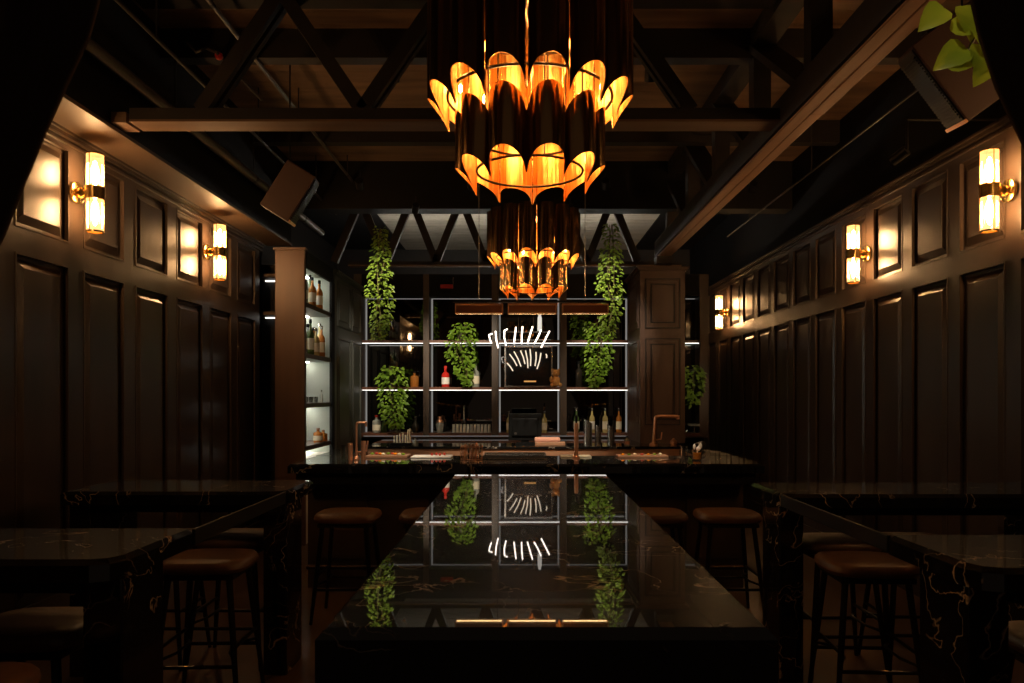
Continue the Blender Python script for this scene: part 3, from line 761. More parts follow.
# ------------------------------------------------------------------ bottles and bar ware
def bottle(name, label, x, y, z, h, r, body, cap='black_plastic', lab=None, shape='bottle', group=None, neck=.28, cat='bottle'):
    t = thing(name, label, cat, (x,y,z), group, local=True)
    e = .0008
    if shape == 'bottle': pr = [(r*.94,e),(r,e+.006),(r,h*(1-neck-.16)),(r*.85,h*(1-neck-.08)),(r*.36,h*(1-neck)),(r*.32,h*.90)]
    elif shape == 'square': pr = [(r*.9,e),(r,e+.01),(r,h*.62),(r*.9,h*.68),(r*.34,h*.74),(r*.30,h*.90)]
    elif shape == 'round': pr = [(r*.7,e),(r,h*.25),(r*.95,h*.45),(r*.5,h*.62),(r*.30,h*.70),(r*.28,h*.88)]
    link('body', MB().lathe(pr, seg=4 if shape == 'square' and False else 16), body, t, smooth=True)
    cr = pr[-1][0]
    link('cap', MB().lathe([(cr*1.25,h*.88),(cr*1.25,h*.985),(cr*.9,h)], seg=12), cap, t, smooth=True)
    if lab:
        z0, z1 = (h*.14, h*(.40 if neck > .3 else .46))
        g = MB().lathe([(r*1.02,z0),(r*1.02,z1)], seg=16)
        link('paper_label', g, lab, t, smooth=True)
    return t
def pb(px, py_top, Y, zbase):  # x and height from pixels
    return X_(px,Y), Z_(py_top,Y)-zbase
# ledge bottles (Y 10.85)
YL = 10.86
for px, top, r, body, cap, lab, label, shape, nm in (
  (376.5, 415, .062, 'pale_glass', 'red_plastic', 'cream_paper', 'stubby clear bottle with red cap on the back ledge, far left bay', 'square', 'gin_bottle'),
  (383.0, 417, .04, 'green_glass', 'black_plastic', None, 'dark green bottle just right of the red capped bottle', 'bottle', 'liquor_bottle'),
  (415.5, 416, .06, 'dark_glass', 'steel', None, 'dark round bottle at the right end of the far left bay ledge', 'round', 'liquor_bottle'),
  (509.0, 411, .038, 'straw_liquor', 'steel', 'cream_paper', 'slim bottle partly behind the left edge of the black register screen', 'bottle', 'liquor_bottle'),
  (544.5, 411, .04, 'straw_liquor', 'steel', 'cream_paper', 'pale gold bottle just right of the black register screen', 'bottle', 'liquor_bottle'),
  (576.5, 408, .042, 'green_glass', 'steel', 'cream_paper', 'first of four tall spouted bottles, behind the copper tap tower', 'bottle', 'spouted_bottle'),
  (592.0, 408, .042, 'straw_liquor', 'steel', 'white_plastic', 'second of four tall spouted bottles from the left, pale label', 'bottle', 'spouted_bottle'),
  (605.2, 408, .042, 'straw_liquor', 'steel', 'cream_paper', 'third of four tall spouted bottles from the left', 'bottle', 'spouted_bottle'),
  (618.8, 408, .042, 'amber_liquor', 'steel', 'cream_paper', 'fourth and rightmost of the four tall spouted bottles', 'bottle', 'spouted_bottle')):
    x, h = pb(px, top, YL, ZL); bottle(nm, label, x, YL+(.08 if px == 383.0 else 0), ZL, h, r, body, cap, lab, shape)
for px, top, r, body, cap, lab, label, shape in (
  (414.5, 371, .062, 'amber_liquor', 'black_plastic', None, 'squat amber bottle on the middle shelf, right end of far left bay', 'square'),
  (445.5, 366, .058, 'red_liquor', 'red_plastic', 'white_plastic', 'bright red bottle on the middle shelf left of the trailing plant', 'bottle'),
  (475.5, 363, .058, 'pale_glass', 'green_glass', 'cream_paper', 'pale clear bottle on the middle shelf right of the trailing plant', 'bottle'),
  (578.8, 361, .055, 'dark_glass', 'black_plastic', None, 'dark bottle on the middle shelf beside the right hanging vine', 'bottle')):
    x, h = pb(px, top, YL+.04, zmid); bottle('liquor_bottle', label, x, YL+.04, zmid, h, r, body, cap, lab, shape)
# jar with figure, small tumbler row
x, h = pb(440, 416.5, YL, ZL)
t = thing('cocktail_shaker', 'small clear shaker with metal lid left of the row of glasses', 'shaker', (x,YL,ZL), local=True)
link('cup', MB().lathe([(.05,.001),(.045,.02),(.062,h*.5),(.05,h*.62)]), 'pale_glass', t, smooth=True); link('lid', MB().lathe([(.052,h*.62),(.046,h*.78),(.03,h*.8),(.03,h)]), 'copper', t, smooth=True)
gx0, gx1 = X_(452,YL), X_(491,YL)
g0 = None
for i in range(11):
    x = gx0 + (gx1-gx0)*(i+.5)/11
    if g0 is None:
        g0 = thing('drinking_glass', 'upturned clear glass in the close row on the ledge beside the register', 'glass', (x,YL,ZL), 'row of upturned glasses', local=True)
        gl = MB().lathe([(.024,.001),(.0195,.118),(.016,.122)], seg=14); link('bowl', gl, 'frosted_glass', g0, smooth=True)
    else: dup(g0, (x,YL,ZL))
# small dark ornament behind the glasses
x, z = X_(464,YL+.11), ZL
t = thing('wire_ornament', 'small dark wire ornament with upright spike behind the row of glasses', 'ornament', (x, YL+.11, z), local=True)
link('body', MB().ball((0,0,.13), .05).ball((.05,0,.10),.035).ball((-.05,0,.09),.035).lathe([(.06,.0005),(.06,.06)], seg=14), 'dark_glass', t, smooth=True)
link('spike', MB().tube([(0,0,.15),(0,0,.40)], [.02,.004], 8), 'steel', t)

# plush bear on the middle shelf
x = X_(554, YL)
t = thing('plush_bear', 'small golden brown plush bear sitting beside the framed glass', 'toy', (x+.03,10.845,zmid), local=True)
link('body', MB().ball((0,0,.085), .068, 2, (1,.85,1.22)), 'plush', t, smooth=True)
link('head', MB().ball((0,-.01,.20), .058, 2), 'plush', t, smooth=True)
for s in (-1,1):
    link('ear', MB().ball((s*.045,0,.25), .022, 2, (1,.6,1)), 'plush', t, smooth=True)
    link('arm', MB().ball((s*.072,-.03,.11), .03, 2, (.8,1,1.6)), 'plush', t, smooth=True)
    link('leg', MB().ball((s*.055,-.06,.033), .032, 2, (1,1.5,1)), 'plush', t, smooth=True)
link('muzzle', MB().ball((0,-.06,.19), .024, 2), 'plush', t, smooth=True)
link('nose', MB().ball((0,-.084,.195), .008, 1), 'black_plastic', t)

# bottles in the alcove
ab = [ (H+1.01, [(-2.39,8.12,.30,'pale_glass','black_plastic','cream_paper','clear'),(-2.43,8.27,.40,'pale_glass','steel',None,'tall clear'),(-2.385,8.42,.33,'amber_liquor','black_plastic','cream_paper','amber'),(-2.45,8.56,.38,'green_glass','black_plastic',None,'olive'),(-2.39,8.72,.34,'amber_liquor','black_plastic','white_plastic','pale labelled amber'),(-2.44,8.90,.33,'dark_glass','black_plastic','cream_paper','dark')]),
       (H+.455, [(-2.39,8.10,.36,'pale_glass','steel','cream_paper','clear'),(-2.44,8.22,.33,'straw_liquor','black_plastic','cream_paper','straw coloured'),(-2.385,8.34,.40,'green_glass','black_plastic','white_plastic','tall green'),(-2.45,8.46,.36,'pale_glass','black_plastic','cream_paper','pale'),(-2.39,8.58,.32,'straw_liquor','steel','cream_paper','gold'),(-2.45,8.70,.34,'amber_liquor','black_plastic','white_plastic','amber'),(-2.39,8.82,.37,'amber_liquor','steel','cream_paper','tall amber'),(-2.45,8.96,.41,'straw_liquor','steel','cream_paper','tallest pale gold')])]
for si, (z, lst) in enumerate(ab):
    for i, (x, y, h, body, cap, lab, word) in enumerate(lst):
        where = ('nearest the column', 'second from the column', 'third from the column', 'fourth from the column', 'fifth from the column', 'sixth from the column', 'seventh from the column', 'farthest from the column')[i]
        bottle('liquor_bottle', '%s bottle on the %s shelf of the lit alcove, %s' % (word, ('top','second')[si], where), x, y, z, h, .042, body, cap, lab, 'bottle', 'alcove bottles')
g0 = None
for i in range(6):
    loc = (-2.42-.03*(i%2), 8.28+.1*i, H-.09)
    if g0 is None:
        g0 = thing('shot_glass', 'small clear glass in the row on the third alcove shelf', 'glass', loc, 'alcove glasses', local=True)
        link('bowl', MB().lathe([(.022,.001),(.026,.07),(.024,.07),(.02,.008)], seg=14), 'glassware', g0, smooth=True)
    else: dup(g0, loc)
bottle('glass_cruet', 'slim clear cruet at the right end of the third alcove shelf', -2.42, 8.93, H-.09, .15, .02, 'pale_glass', 'steel')
t = thing('picture_frame', 'small upright frame leaning on the lowest alcove shelf by the column', 'picture', (-2.5, 8.42, H-.56), local=True)
m = MB(); w, h_ = .24, .20
m.box(-.012,.012,-w/2,w/2,.0008,.02); m.box(-.012,.012,-w/2,w/2,h_-.02,h_); m.box(-.012,.012,-w/2,-w/2+.02,.02,h_-.02); m.box(-.012,.012,w/2-.02,w/2,.02,h_-.02)
link('frame', m, 'black_plastic', t); link('sheet', MB().box(-.006,.004,-w/2+.02,w/2-.02,.02,h_-.02), 'white_plastic', t)
bottle('jar', 'brown lidded jar on the lowest alcove shelf', -2.42, 8.78, H-.56, .17, .055, 'amber_liquor', 'counter_wood', 'cream_paper', 'square', cat='jar')
bottle('jar', 'second squat brown jar right of the first on the lowest alcove shelf', -2.40, 8.94, H-.56, .14, .05, 'amber_liquor', 'counter_wood', None, 'square', cat='jar')

# register screen on the back counter
RX0, RX1 = X_(508.5,9.4), X_(541.5,9.4); RY = 9.4
t = thing('register_screen', 'black point of sale screen on the back counter, back turned to view', 'register', ((RX0+RX1)/2, RY, ZC))
zt_ = Z_(413.5, RY)
link('monitor', MB().box(RX0, RX1, RY-.03, RY+.02, ZC+.05, zt_, bev=.006), 'black_plastic', t)
link('rear_housing', MB().box(RX0+.05, RX1-.05, RY-.06, RY-.031, ZC+.11, zt_-.06, bev=.01), 'black_plastic', t)
link('stand', MB().box(RX0+.09, RX1-.09, RY-.10, RY+.10, ZC+.0008, ZC+.02).box((RX0+RX1)/2-.05,(RX0+RX1)/2+.05,RY-.015,RY+.015,ZC+.02,ZC+.06), 'black_plastic', t)
link('badge', MB().lathe([(.018,-.002),(.018,0)], (RX0+.09, RY-.061, ZC+.14), 12, axis='Y'), 'steel', t)
# folded cloths and tray right of it
t = thing('folded_towel', 'pink folded towel on a small tray right of the register screen', 'towel', (X_(550,9.2), 9.2, ZC))
a, b = X_(535,9.2), X_(565,9.2)
link('tray', MB().box(a, b, 9.12, 9.32, ZC+.0008, ZC+.045, bev=.008), 'counter_wood', t)
link('fold', MB().box(a-.005, b-.06, 9.13, 9.30, ZC+.0455, ZC+.10, bev=.02), 'pink_cloth', t)
# cutlery of steel cylinders
for px, top, base, r, label in ((588.0, 418.5, 446, .052, 'tallest slant topped steel cylinder, left of the group of three'), (598.0, 424, 446, .040, 'short slant topped steel cylinder, middle of three'), (611.0, 424, 446, .046, 'slant topped steel cylinder, right of the group of three')):
    Y = 9.1; x = X_(px,Y); h = Z_(top,Y)-ZC
    t = thing('steel_canister', label, 'canister', (x,Y,ZC), 'slant topped canisters', local=True)
    m = MB(); n = 18; lo = []; hi = []
    for k in range(n):
        a = 2*PI*k/n; lo.append(m.bm.verts.new((r*math.cos(a), r*math.sin(a), .0008))); hi.append(m.bm.verts.new((r*math.cos(a), r*math.sin(a), h - .03 - math.cos(a)*.03)))
    m.face(lo[::-1])
    for k in range(n): m.face([lo[k], lo[(k+1)%n], hi[(k+1)%n], hi[k]])
    inn = [m.bm.verts.new(v.co*1.0 + Vector((-v.co.x*.1, -v.co.y*.1, 0))) for v in hi]
    lo2 = [m.bm.verts.new((v.co.x, v.co.y, .02)) for v in inn]
    for k in range(n): m.face([hi[k], hi[(k+1)%n], inn[(k+1)%n], inn[k]]); m.face([inn[k], inn[(k+1)%n], lo2[(k+1)%n], lo2[k]])
    m.face(lo2)
    link('shell', m, 'steel', t, smooth=True)
# drinking straws / pour tools in a cluster at left of the counter
t = thing('straw_holder', 'cluster of pale upright tubes in a dark holder on the back counter, left', 'holder', (X_(404,9.15), 9.15, ZC), local=True)
link('holder', MB().box(-.16,.10,-.05,.05,.0008,.035, bev=.006), 'black_plastic', t)
for i, (dx, h) in enumerate(((-.12,.12),(-.085,.13),(-.05,.15),(-.015,.16),(.02,.13),(.05,.20),(.075,.21))):
    link('tube', MB().lathe([(.011,.0352),(.011,h)], (dx,0,0), 10), 'cream_paper' , t, smooth=True)
bottle('small_bottle', 'little clear bottle right of the cluster of pale tubes', X_(415.5,9.15), 9.15, ZC, .10, .035, 'pale_glass', 'steel', None, 'square')
bottle('small_bottle', 'little pink labelled bottle right of the steel cylinders', X_(627,9.15), 9.15, ZC, .12, .035, 'pale_glass', 'black_plastic', 'pink_cloth', 'square')
# faucets
def faucet(label, base, top, reach, r, m, name='faucet'):
    t = thing(name, label, 'faucet', base)
    b = Vector(base); tp = Vector(top); rc = Vector(reach)
    pts = [b, b.lerp(tp,.5), b.lerp(tp,.9)]
    for k in range(1,6):
        q = k/5; A = b.lerp(tp,.9); B = tp; C_ = tp.lerp(rc,.25)
        pts.append(A*(1-q)**2 + B*2*q*(1-q) + C_*q*q)
    pts += [tp.lerp(rc,.7), rc]
    link('spout', MB().tube(pts, r, 10), m, t, smooth=True)
    link('outlet', MB().tube([rc + Vector((0,0,r*.6)), rc-Vector((0,0,.035))], r*.9, 10), m, t, smooth=True)
    link('base', MB().lathe([(r*2.4,.0008),(r*2.4,.012),(r*1.5,.03)], base, 14), m, t, smooth=True)
    link('lever', MB().tube([b+Vector((.0,-.0,.06)), b+Vector((.09,-.02,.075)), b+Vector((.10,-.02,.16))], .008, 8), m, t, smooth=True)
    return t
Yf = 6.3
p0 = at(356.5,0,Yf); faucet('copper faucet at the left end of the bar', (p0.x, Yf, TT), at(356.5,422.5,Yf), at(366,422.5,Yf), .0085*1.2, 'copper')
Yf = 9.25
p0 = at(653.5,0,Yf); faucet('slim arched faucet standing before the right panelled pillar', (p0.x, Yf, ZC), at(655.5,416,Yf), at(678,416.5,Yf), .022, 'copper')
x = X_(673.5,9.25)
t = thing('copper_bowl', 'small rounded copper pot beside the arched faucet', 'pot', (x,9.25,ZC), local=True)
link('pot_body', MB().lathe([(.03,.0008),(.045,.02),(.042,.05),(.02,.07),(.012,.085),(.0,.09)]), 'copper', t, smooth=True); link('saucer', MB().lathe([(.06,.0004),(.062,.0007)], seg=14), 'steel', t)

# tap tower on the bar
Yt = 6.45; x = X_(576.3,Yt)
t = thing('tap_tower', 'tall slim copper tap post rising from the bar', 'tap', (x,Yt,TT), local=True)
h = Z_(423,Yt)-TT
link('post', MB().lathe([(.034,.0008),(.034,.012),(.019,.02),(.019,h*.85),(.016,h)], seg=16), 'copper', t, smooth=True)
link('handle', MB().lathe([(.008,h),(.011,h+.02),(.014,h+.06),(.006,h+.07)], seg=12), 'black_plastic', t, smooth=True)

# things on the bar top
def glass(name, label, px, base_y, top_y, r, m='glassware', group=None, fill=None, garnish=None):
    Y = .55*F/(base_y-CY); x = X_(px,Y); h = Z_(top_y,Y)-TT
    t = thing(name, label, 'glass', (x,Y,TT), group, local=True)
    link('tumbler', MB().lathe([(r*.9,.0008),(r,h),(r*.93,h),(r*.84,.012),(0.0,.012)], seg=18), m, t, smooth=True)
    if fill: link('drink', MB().lathe([(r*.82,.0125),(r*.86,h*.7),(0,h*.7)], seg=18), fill, t, smooth=True)
    if garnish:
        g = MB().ball((.01,0,h*1.02), .022, 1, (1,.5,1)).ball((-.02,.01,h*1.2), .02, 1, (.6,.6,1.3)).ball((.03,0,h*1.28), .02, 1, (.6,.5,1.5)).tube([(0,0,h*.7),(.02,0,h*1.4)], .005, 6)
        link('garnish', g, 'white_plastic', t)
    return t
glass('water_glass', 'clear tumbler at the far left of the bar', 344, 460.5, 445, .022)
glass('copper_mug', 'first copper mug left of the copper faucet', 350.2, 460, 443, .022, 'copper')
glass('copper_mug', 'second copper mug touching the copper faucet base', 363.5, 460, 441, .020, 'copper')
glass('empty_glass', 'clear tumbler left of the orange drink on the right of the bar', 684.5, 459.5, 446, .030)
glass('cocktail', 'bright orange cocktail with pale garnish on the right of the bar', 697, 460.5, 449, .042, 'glassware', None, 'orange_liquid', True)
# wooden board with garnishes
t = thing('garnish_board', 'long wooden garnish board at the left of the bar', 'board', (X_(387,6.5), 6.55, TT))
link('board', MB().box(X_(366,6.5), X_(408,6.5), 6.45, 6.68, TT+.0008, TT+.02, bev=.004), 'counter_wood', t)
for i in range(9): link('garnish', MB().ball((X_(370+4*i,6.5)+.01*random.random(), 6.52+.08*random.random(), TT+.03), .014, 1, (1.4,1,.8)), ['leaf','red_fruit','orange_liquid','cream_paper'][i%4], t, smooth=True)
t = thing('bar_towel', 'white folded bar cloth with red fruit on it left of the wire basket', 'towel', (X_(430,6.5), 6.5, TT))
link('cloth', MB().box(X_(412,6.5), X_(452,6.5), 6.42, 6.62, TT+.0008, TT+.016, bev=.006), 'white_plastic', t)
for i in range(4): link('berry', MB().ball((X_(432+4*i,6.5), 6.5+.03*(i%2), TT+.03), .014, 1), 'red_fruit', t, smooth=True)
bx0, bx1 = X_(461.5,6.3), X_(482,6.3); zt_ = Z_(446.5,6.3)
t = thing('wire_basket', 'copper wire basket of bar tools on the bar, left of centre', 'basket', ((bx0+bx1)/2, 6.3, TT))
m = MB()
for z in (TT+.006, (TT+zt_)/2, zt_):
    m.tube([(bx0,6.22,z),(bx1,6.22,z),(bx1,6.38,z),(bx0,6.38,z),(bx0,6.22,z)], .004, 6)
for i in range(8):
    xx = bx0+(bx1-bx0)*i/7
    for yy in (6.22,6.38): m.tube([(xx,yy,TT+.003),(xx,yy,zt_)], .003, 6)
link('wire_frame', m, 'copper', t)
for i, mm in enumerate(('copper','steel','counter_wood','copper','steel')):
    xx = bx0+.025+(bx1-bx0-.05)*i/4
    link('bar_tool', MB().tube([(xx,6.30,TT+.004),(xx+.01,6.30+.01*(i%3),zt_+.006+.012*(i%2))], .009, 8).ball((xx+.01,6.30+.01*(i%3),zt_+.01+.012*(i%2)), .013, 1), mm, t, smooth=True)
t = thing('steel_drainer', 'low steel drip tray with slatted top in the middle of the bar', 'tray', (X_(515,6.4), 6.5, TT))
a, b = X_(484,6.4), X_(546,6.4)
m = MB().box(a, b, 6.3, 6.66, TT+.0008, TT+.012, bev=.003); m.box(a, b, 6.3, 6.312, TT+.012, TT+.035); m.box(a, b, 6.648, 6.66, TT+.012, TT+.035); m.box(a, a+.012, 6.312, 6.648, TT+.012, TT+.035); m.box(b-.012, b, 6.312, 6.648, TT+.012, TT+.035)
link('pan', m, 'steel', t)
m = MB()
for i in range(18): m.box(a+.02+i*(b-a-.04)/18, a+.02+i*(b-a-.04)/18+.012, 6.315, 6.645, TT+.022, TT+.03)
link('grate', m, 'steel', t)
t = thing('bar_mat', 'pale bar mat behind the copper tap post', 'mat', (X_(575,6.55), 6.6, TT))
link('mat_sheet', MB().box(X_(561,6.55), X_(591,6.55), 6.50, 6.68, TT+.0008, TT+.012, bev=.003), 'cream_paper', t)
t = thing('cutting_board', 'flat wooden cutting board with citrus halves right of the tap post', 'board', (X_(640,6.5), 6.55, TT))
link('board', MB().box(X_(618,6.5), X_(668,6.5), 6.47, 6.67, TT+.0008, TT+.018, bev=.004), 'counter_wood', t)
for i in range(7): link('citrus_half', MB().ball((X_(623+6.5*i,6.5), 6.52+.07*random.random(), TT+.026), .018, 1, (1,1,.55)), ['orange_liquid','leaf','cream_paper','red_fruit'][i%4], t, smooth=True)
m = MB(); pts = [at(690,447,7.2)+Vector((0,0,-.02)), at(712,441,7.3)+Vector((0,0,-.02)), at(728,447,7.35)+Vector((0,0,-.02))]
t = thing('leather_armrest', 'rolled black leather bolster lying on the right wing of the bar', 'cushion', (1.75, 7.3, TT))
m.tube([(1.66,7.02,TT+.047),(1.72,7.2,TT+.047),(1.80,7.40,TT+.047)], .045, 12); link('roll', m, 'black_leather', t, smooth=True)
link('strap', MB().tube([(1.715,7.18,TT+.047),(1.727,7.22,TT+.047)], .0465, 12), 'black_metal', t, smooth=True)

# small red wall lamp box over the back bar
t = thing('red_indicator_box', 'small red box hanging from a rod above the back bar shelving', 'sign', at(446.5,288.5,10.7))
link('box', MB().box(X_(440.5,10.7), X_(453,10.7), 10.68, 10.74, Z_(288.5,10.7), Z_(284.5,10.7), bev=.006), 'red_plastic', t); link('rod', MB().tube([(X_(453,10.7),10.71,Z_(285,10.7)),(X_(453,10.7),10.71,H+1.70),(X_(453,10.7),10.7715,H+1.70)], .006, 6), 'pipe_grey', t)

# ------------------------------------------------------------------ plants
def leaf_mesh(m, p, d, n, L, W):
    d = d.normalized(); s = d.cross(n).normalized(); up = s.cross(d)
    a = p; b1 = p + d*L*.45 + s*W*.5 + up*L*.06; b2 = p + d*L*.45 - s*W*.5 + up*L*.06; mid = p + d*L*.5; tip = p + d*L - up*L*.12
    va, v1, v2, vm, vt = [m.bm.verts.new(q) for q in (a, b1, b2, mid, tip)]
    m.face([va, v1, vm]); m.face([va, vm, v2]); m.face([v1, vt, vm]); m.face([vm, vt, v2])
def vine(name, label, path, radii, n, L, m='leaf', pot=None, group=None, cat='plant', wid=.62):
    path = [Vector(p) for p in path]
    t = thing(name, label, cat, path[-1] if pot is None else pot[0], group)
    rnd = random.Random(len(label)*7+n)
    lf = MB()
    seg = [(path[i+1]-path[i]).length for i in range(len(path)-1)]; tot = sum(seg)
    for i in range(n):
        s = rnd.random()*tot; k = 0
        while k < len(seg)-1 and s > seg[k]: s -= seg[k]; k += 1
        q = s/seg[k]; c0 = path[k].lerp(path[k+1], q); R = radii[k]*(1-q)+radii[k+1]*q
        a = rnd.random()*2*PI; rr = R*math.sqrt(rnd.random())
        off = Vector((math.cos(a)*rr, math.sin(a)*rr*.8, (rnd.random()-.5)*.06))
        out = Vector((math.cos(a)+rnd.uniform(-.5,.5), math.sin(a)-.35, -.55+rnd.uniform(-.5,.4)))
        nn = Vector((rnd.uniform(-.4,.4), -.7+rnd.uniform(-.4,.4), .7))
        leaf_mesh(lf, c0+off, out, nn, L*rnd.uniform(.7,1.25), L*wid*rnd.uniform(.8,1.2))
    link('foliage', lf, m, t, fixn=False)
    sm = MB()
    for j in range(3):
        sm.tube([p + Vector((rnd.uniform(-.4,.4)*r, rnd.uniform(-.3,.3)*r, 0)) for p, r in zip(path, radii)], .006, 5)
    link('stem', sm, 'stem', t)
    if pot:
        (px_, py_, pz_), pr, ph = pot[0], pot[1], pot[2]
        link('planter', MB().lathe([(pr*.75,.0008),(pr,ph),(pr*.9,ph),(pr*.7,ph*.5)], (px_,py_,pz_), 18), 'pot', t, smooth=True)
    return t
Yv = 8.75
vine('hanging_vine', 'leafy green vine hanging in front of the far left back bar bay', [at(381,258,Yv)+Vector((0,0,.35)), at(381,262,Yv), at(380,290,Yv), at(381,315,Yv), at(379,338,Yv)], [.06,.12,.16,.13,.07], 620, .052, 'leaf_dark', group='hanging vines')
vine('hanging_vine', 'leafy green vine hanging down before the back bar near the right pillar', [at(611,250,Yv)+Vector((0,0,.3)), at(611,254,Yv), at(610,285,Yv), at(611,305,Yv), at(606,335,Yv)], [.07,.12,.16,.14,.08], 620, .052, 'leaf_dark', group='hanging vines')
Y2 = 10.70
vine('trailing_plant', 'bushy bright plant trailing from the upper shelf beside the right pillar', [(X_(594,Y2),Y2,Z_(322,Y2)), (X_(600,Y2),Y2,Z_(335,Y2)), (X_(599,Y2),Y2,Z_(350,Y2)), (X_(598,Y2),Y2,Z_(370,Y2)), (X_(594,Y2),Y2,Z_(385,Y2))], [.14,.22,.20,.16,.05], 430, .066, 'leaf', pot=((X_(598,Y2+.22),Y2+.22,zup),.07,.12), group='trailing shelf plants')
vine('trailing_plant', 'bushy plant trailing from the upper shelf between red and clear bottles', [(X_(463,Y2),Y2,Z_(324,Y2)), (X_(462,Y2),Y2,Z_(338,Y2)), (X_(460,Y2),Y2,Z_(352,Y2)), (X_(464,Y2),Y2,Z_(370,Y2)), (X_(467,Y2),Y2,Z_(384,Y2))], [.13,.22,.20,.12,.03], 430, .066, 'leaf', pot=((X_(462,Y2+.22),Y2+.22,zup),.07,.12), group='trailing shelf plants')
vine('trailing_plant', 'bushy plant trailing from the middle shelf of the far left bay', [(X_(392,Y2),Y2,Z_(366,Y2)), (X_(392,Y2),Y2,Z_(380,Y2)), (X_(392,Y2),Y2,Z_(400,Y2)), (X_(394,Y2),Y2,Z_(414,Y2)), (X_(396,Y2),Y2,Z_(427,Y2))], [.15,.22,.19,.17,.08], 430, .066, 'leaf', pot=((X_(392,Y2+.22),Y2+.22,zmid),.07,.12), group='trailing shelf plants')
vine('trailing_plant', 'small dim plant in the narrow bay right of the pillar', [(X_(693,Y2),Y2,Z_(366,Y2)), (X_(695,Y2),Y2,Z_(380,Y2)), (X_(693,Y2),Y2,Z_(404,Y2))], [.10,.13,.04], 150, .085, 'leaf_dark', pot=((X_(693,Y2+.2),Y2+.2,Z_(372,Y2)-.05),.05,.10), group='trailing shelf plants')
# vase the left plant trails into, on the ledge
x = X_(397,YL); t = thing('glass_vase', 'clear glass vase on the ledge under the far left plant', 'vase', (x,YL,ZL), local=True)
link('vase_body', MB().lathe([(.05,.001),(.07,.06),(.045,.14),(.05,.16)], seg=16), 'glassware', t, smooth=True)
x = X_(694.5,YL); t = thing('pastry_stand', 'small glass stand on the ledge right of the pillar', 'stand', (x,YL,ZL), local=True)
link('foot', MB().lathe([(.06,.0008),(.02,.02),(.015,.09)], seg=14), 'steel', t, smooth=True); link('dish', MB().lathe([(.02,.09),(.10,.10),(.105,.13),(.1,.13),(.02,.105)], seg=18), 'pale_glass', t, smooth=True)
# big leaves near the right curtain
Yn = 2.75
pp = [Vector((1.75,Yn,CEIL-.02)), at(990,-60,Yn), at(975,-10,Yn), at(985,20,Yn), at(968,50,Yn), at(985,68,Yn)]
t = thing('hanging_pothos', 'large bright yellow green leaves hanging by the right curtain, top corner', 'plant', pp[-1])
sm = MB().tube(pp, .006, 6); link('stem', sm, 'stem', t)
def bigleaf(m, p, d, n, L, W):
    d = Vector(d).normalized(); n = Vector(n); s = d.cross(n).normalized(); up = s.cross(d)
    prof = [(0,.15),(.08,.75),(.25,1),(.5,.9),(.75,.55),(.92,.2),(1,0)]
    rows = []
    for q, w in prof:
        c0 = p + d*L*q - up*L*.25*q*q
        rows.append([c0 - s*W*.5*w + up*W*.14*w, c0, c0 + s*W*.5*w + up*W*.14*w])
    m.quadgrid(rows)
for (x, y, dd, L) in ((944,8,(-.6,-.2,-.5),.13),(950,30,(1,-.2,.1),.12),(962,6,(.2,-.3,-.9),.14),(975,22,(.3,-.3,-.8),.15),(980,45,(-.1,-.3,-.9),.13),(966,48,(-1,-.2,-.6),.14),(945,66,(1,-.2,.2),.12),(990,5,(.4,-.3,-.9),.14),(985,66,(-.4,-.3,-.6),.10),(990,30,(.2,-.3,-.8),.13)):
    m = MB(); bigleaf(m, at(x,y,Yn), dd, (.1,-.9,.35), L, L*.8); link('leaf', m, 'leaf_bright', t, smooth=True, fixn=False)

# ------------------------------------------------------------------ loudspeakers
def speaker(label, c, w, d, h, rot, hang):
    t = thing('loudspeaker', label, 'speaker', c, 'hanging loudspeakers', local=True)
    t.rotation_euler = rot
    m = MB(); n = .72
    lo = [(-w/2*n,d/2,-h/2),(w/2*n,d/2,-h/2),(w/2,-d/2,-h/2),(-w/2,-d/2,-h/2)]
    L = [m.bm.verts.new(p) for p in lo]; U = [m.bm.verts.new((x,y,h/2)) for x,y,z in lo]
    m.face(L[::-1]); m.face(U)
    for i in range(4): m.face([L[i], L[(i+1)%4], U[(i+1)%4], U[i]])
    link('cabinet', m, 'speaker_box', t, bevel=.008)
    g = MB(); 
    g.box(-w/2+.02, w/2-.02, -d/2-.008, -d/2-.0005, -h/2+.02, h/2-.02)
    k = int((h-.08)/.018)
    for i in range(k): z = -h/2+.04+i*.018; g.box(-w/2+.03, w/2-.03, -d/2-.016, -d/2-.008, z, z+.008)
    link('grille', g, 'speaker_grille', t)
    link('trim_strip', MB().box(-w/2, w/2, -d/2-.014, -d/2, -h/2, -h/2+.02), 'copper', t)
    link('bracket', MB().box(-.05, .05, -.05, .05, h/2+.0005, h/2+.014), 'black_metal', t)
    return t
def aim(o, up, front):
    z = Vector(up).normalized(); y = -Vector(front); y = (y - z*y.dot(z)).normalized(); x = y.cross(z)
    o.rotation_euler = Matrix((x, y, z)).transposed().to_euler()
cL = at(290,193,6.0); s1 = speaker('brown loudspeaker hanging under the ceiling on the left, above the soffit', cL, .27, .26, .42, (0,0,0), None)
cR = at(962,67,4.0); s2 = speaker('larger looking brown loudspeaker hanging top right, behind the green leaves', cR, .32, .36, .50, (0,0,0), None)
aim(s1, (.53,0,.85), (.837,.174,-.522)); aim(s2, (-.6,0,.8), (-.765,.292,-.574))
for s_, c0 in ((s1,cL),(s2,cR)):
    o = link('hanger_cable', MB().tube([(0,0,0),(0,0,CEIL-c0.z)], .006, 6), 'black_metal', s_, off=Vector((0,0,0)))
    o.matrix_parent_inverse = s_.rotation_euler.to_matrix().to_4x4().inverted()

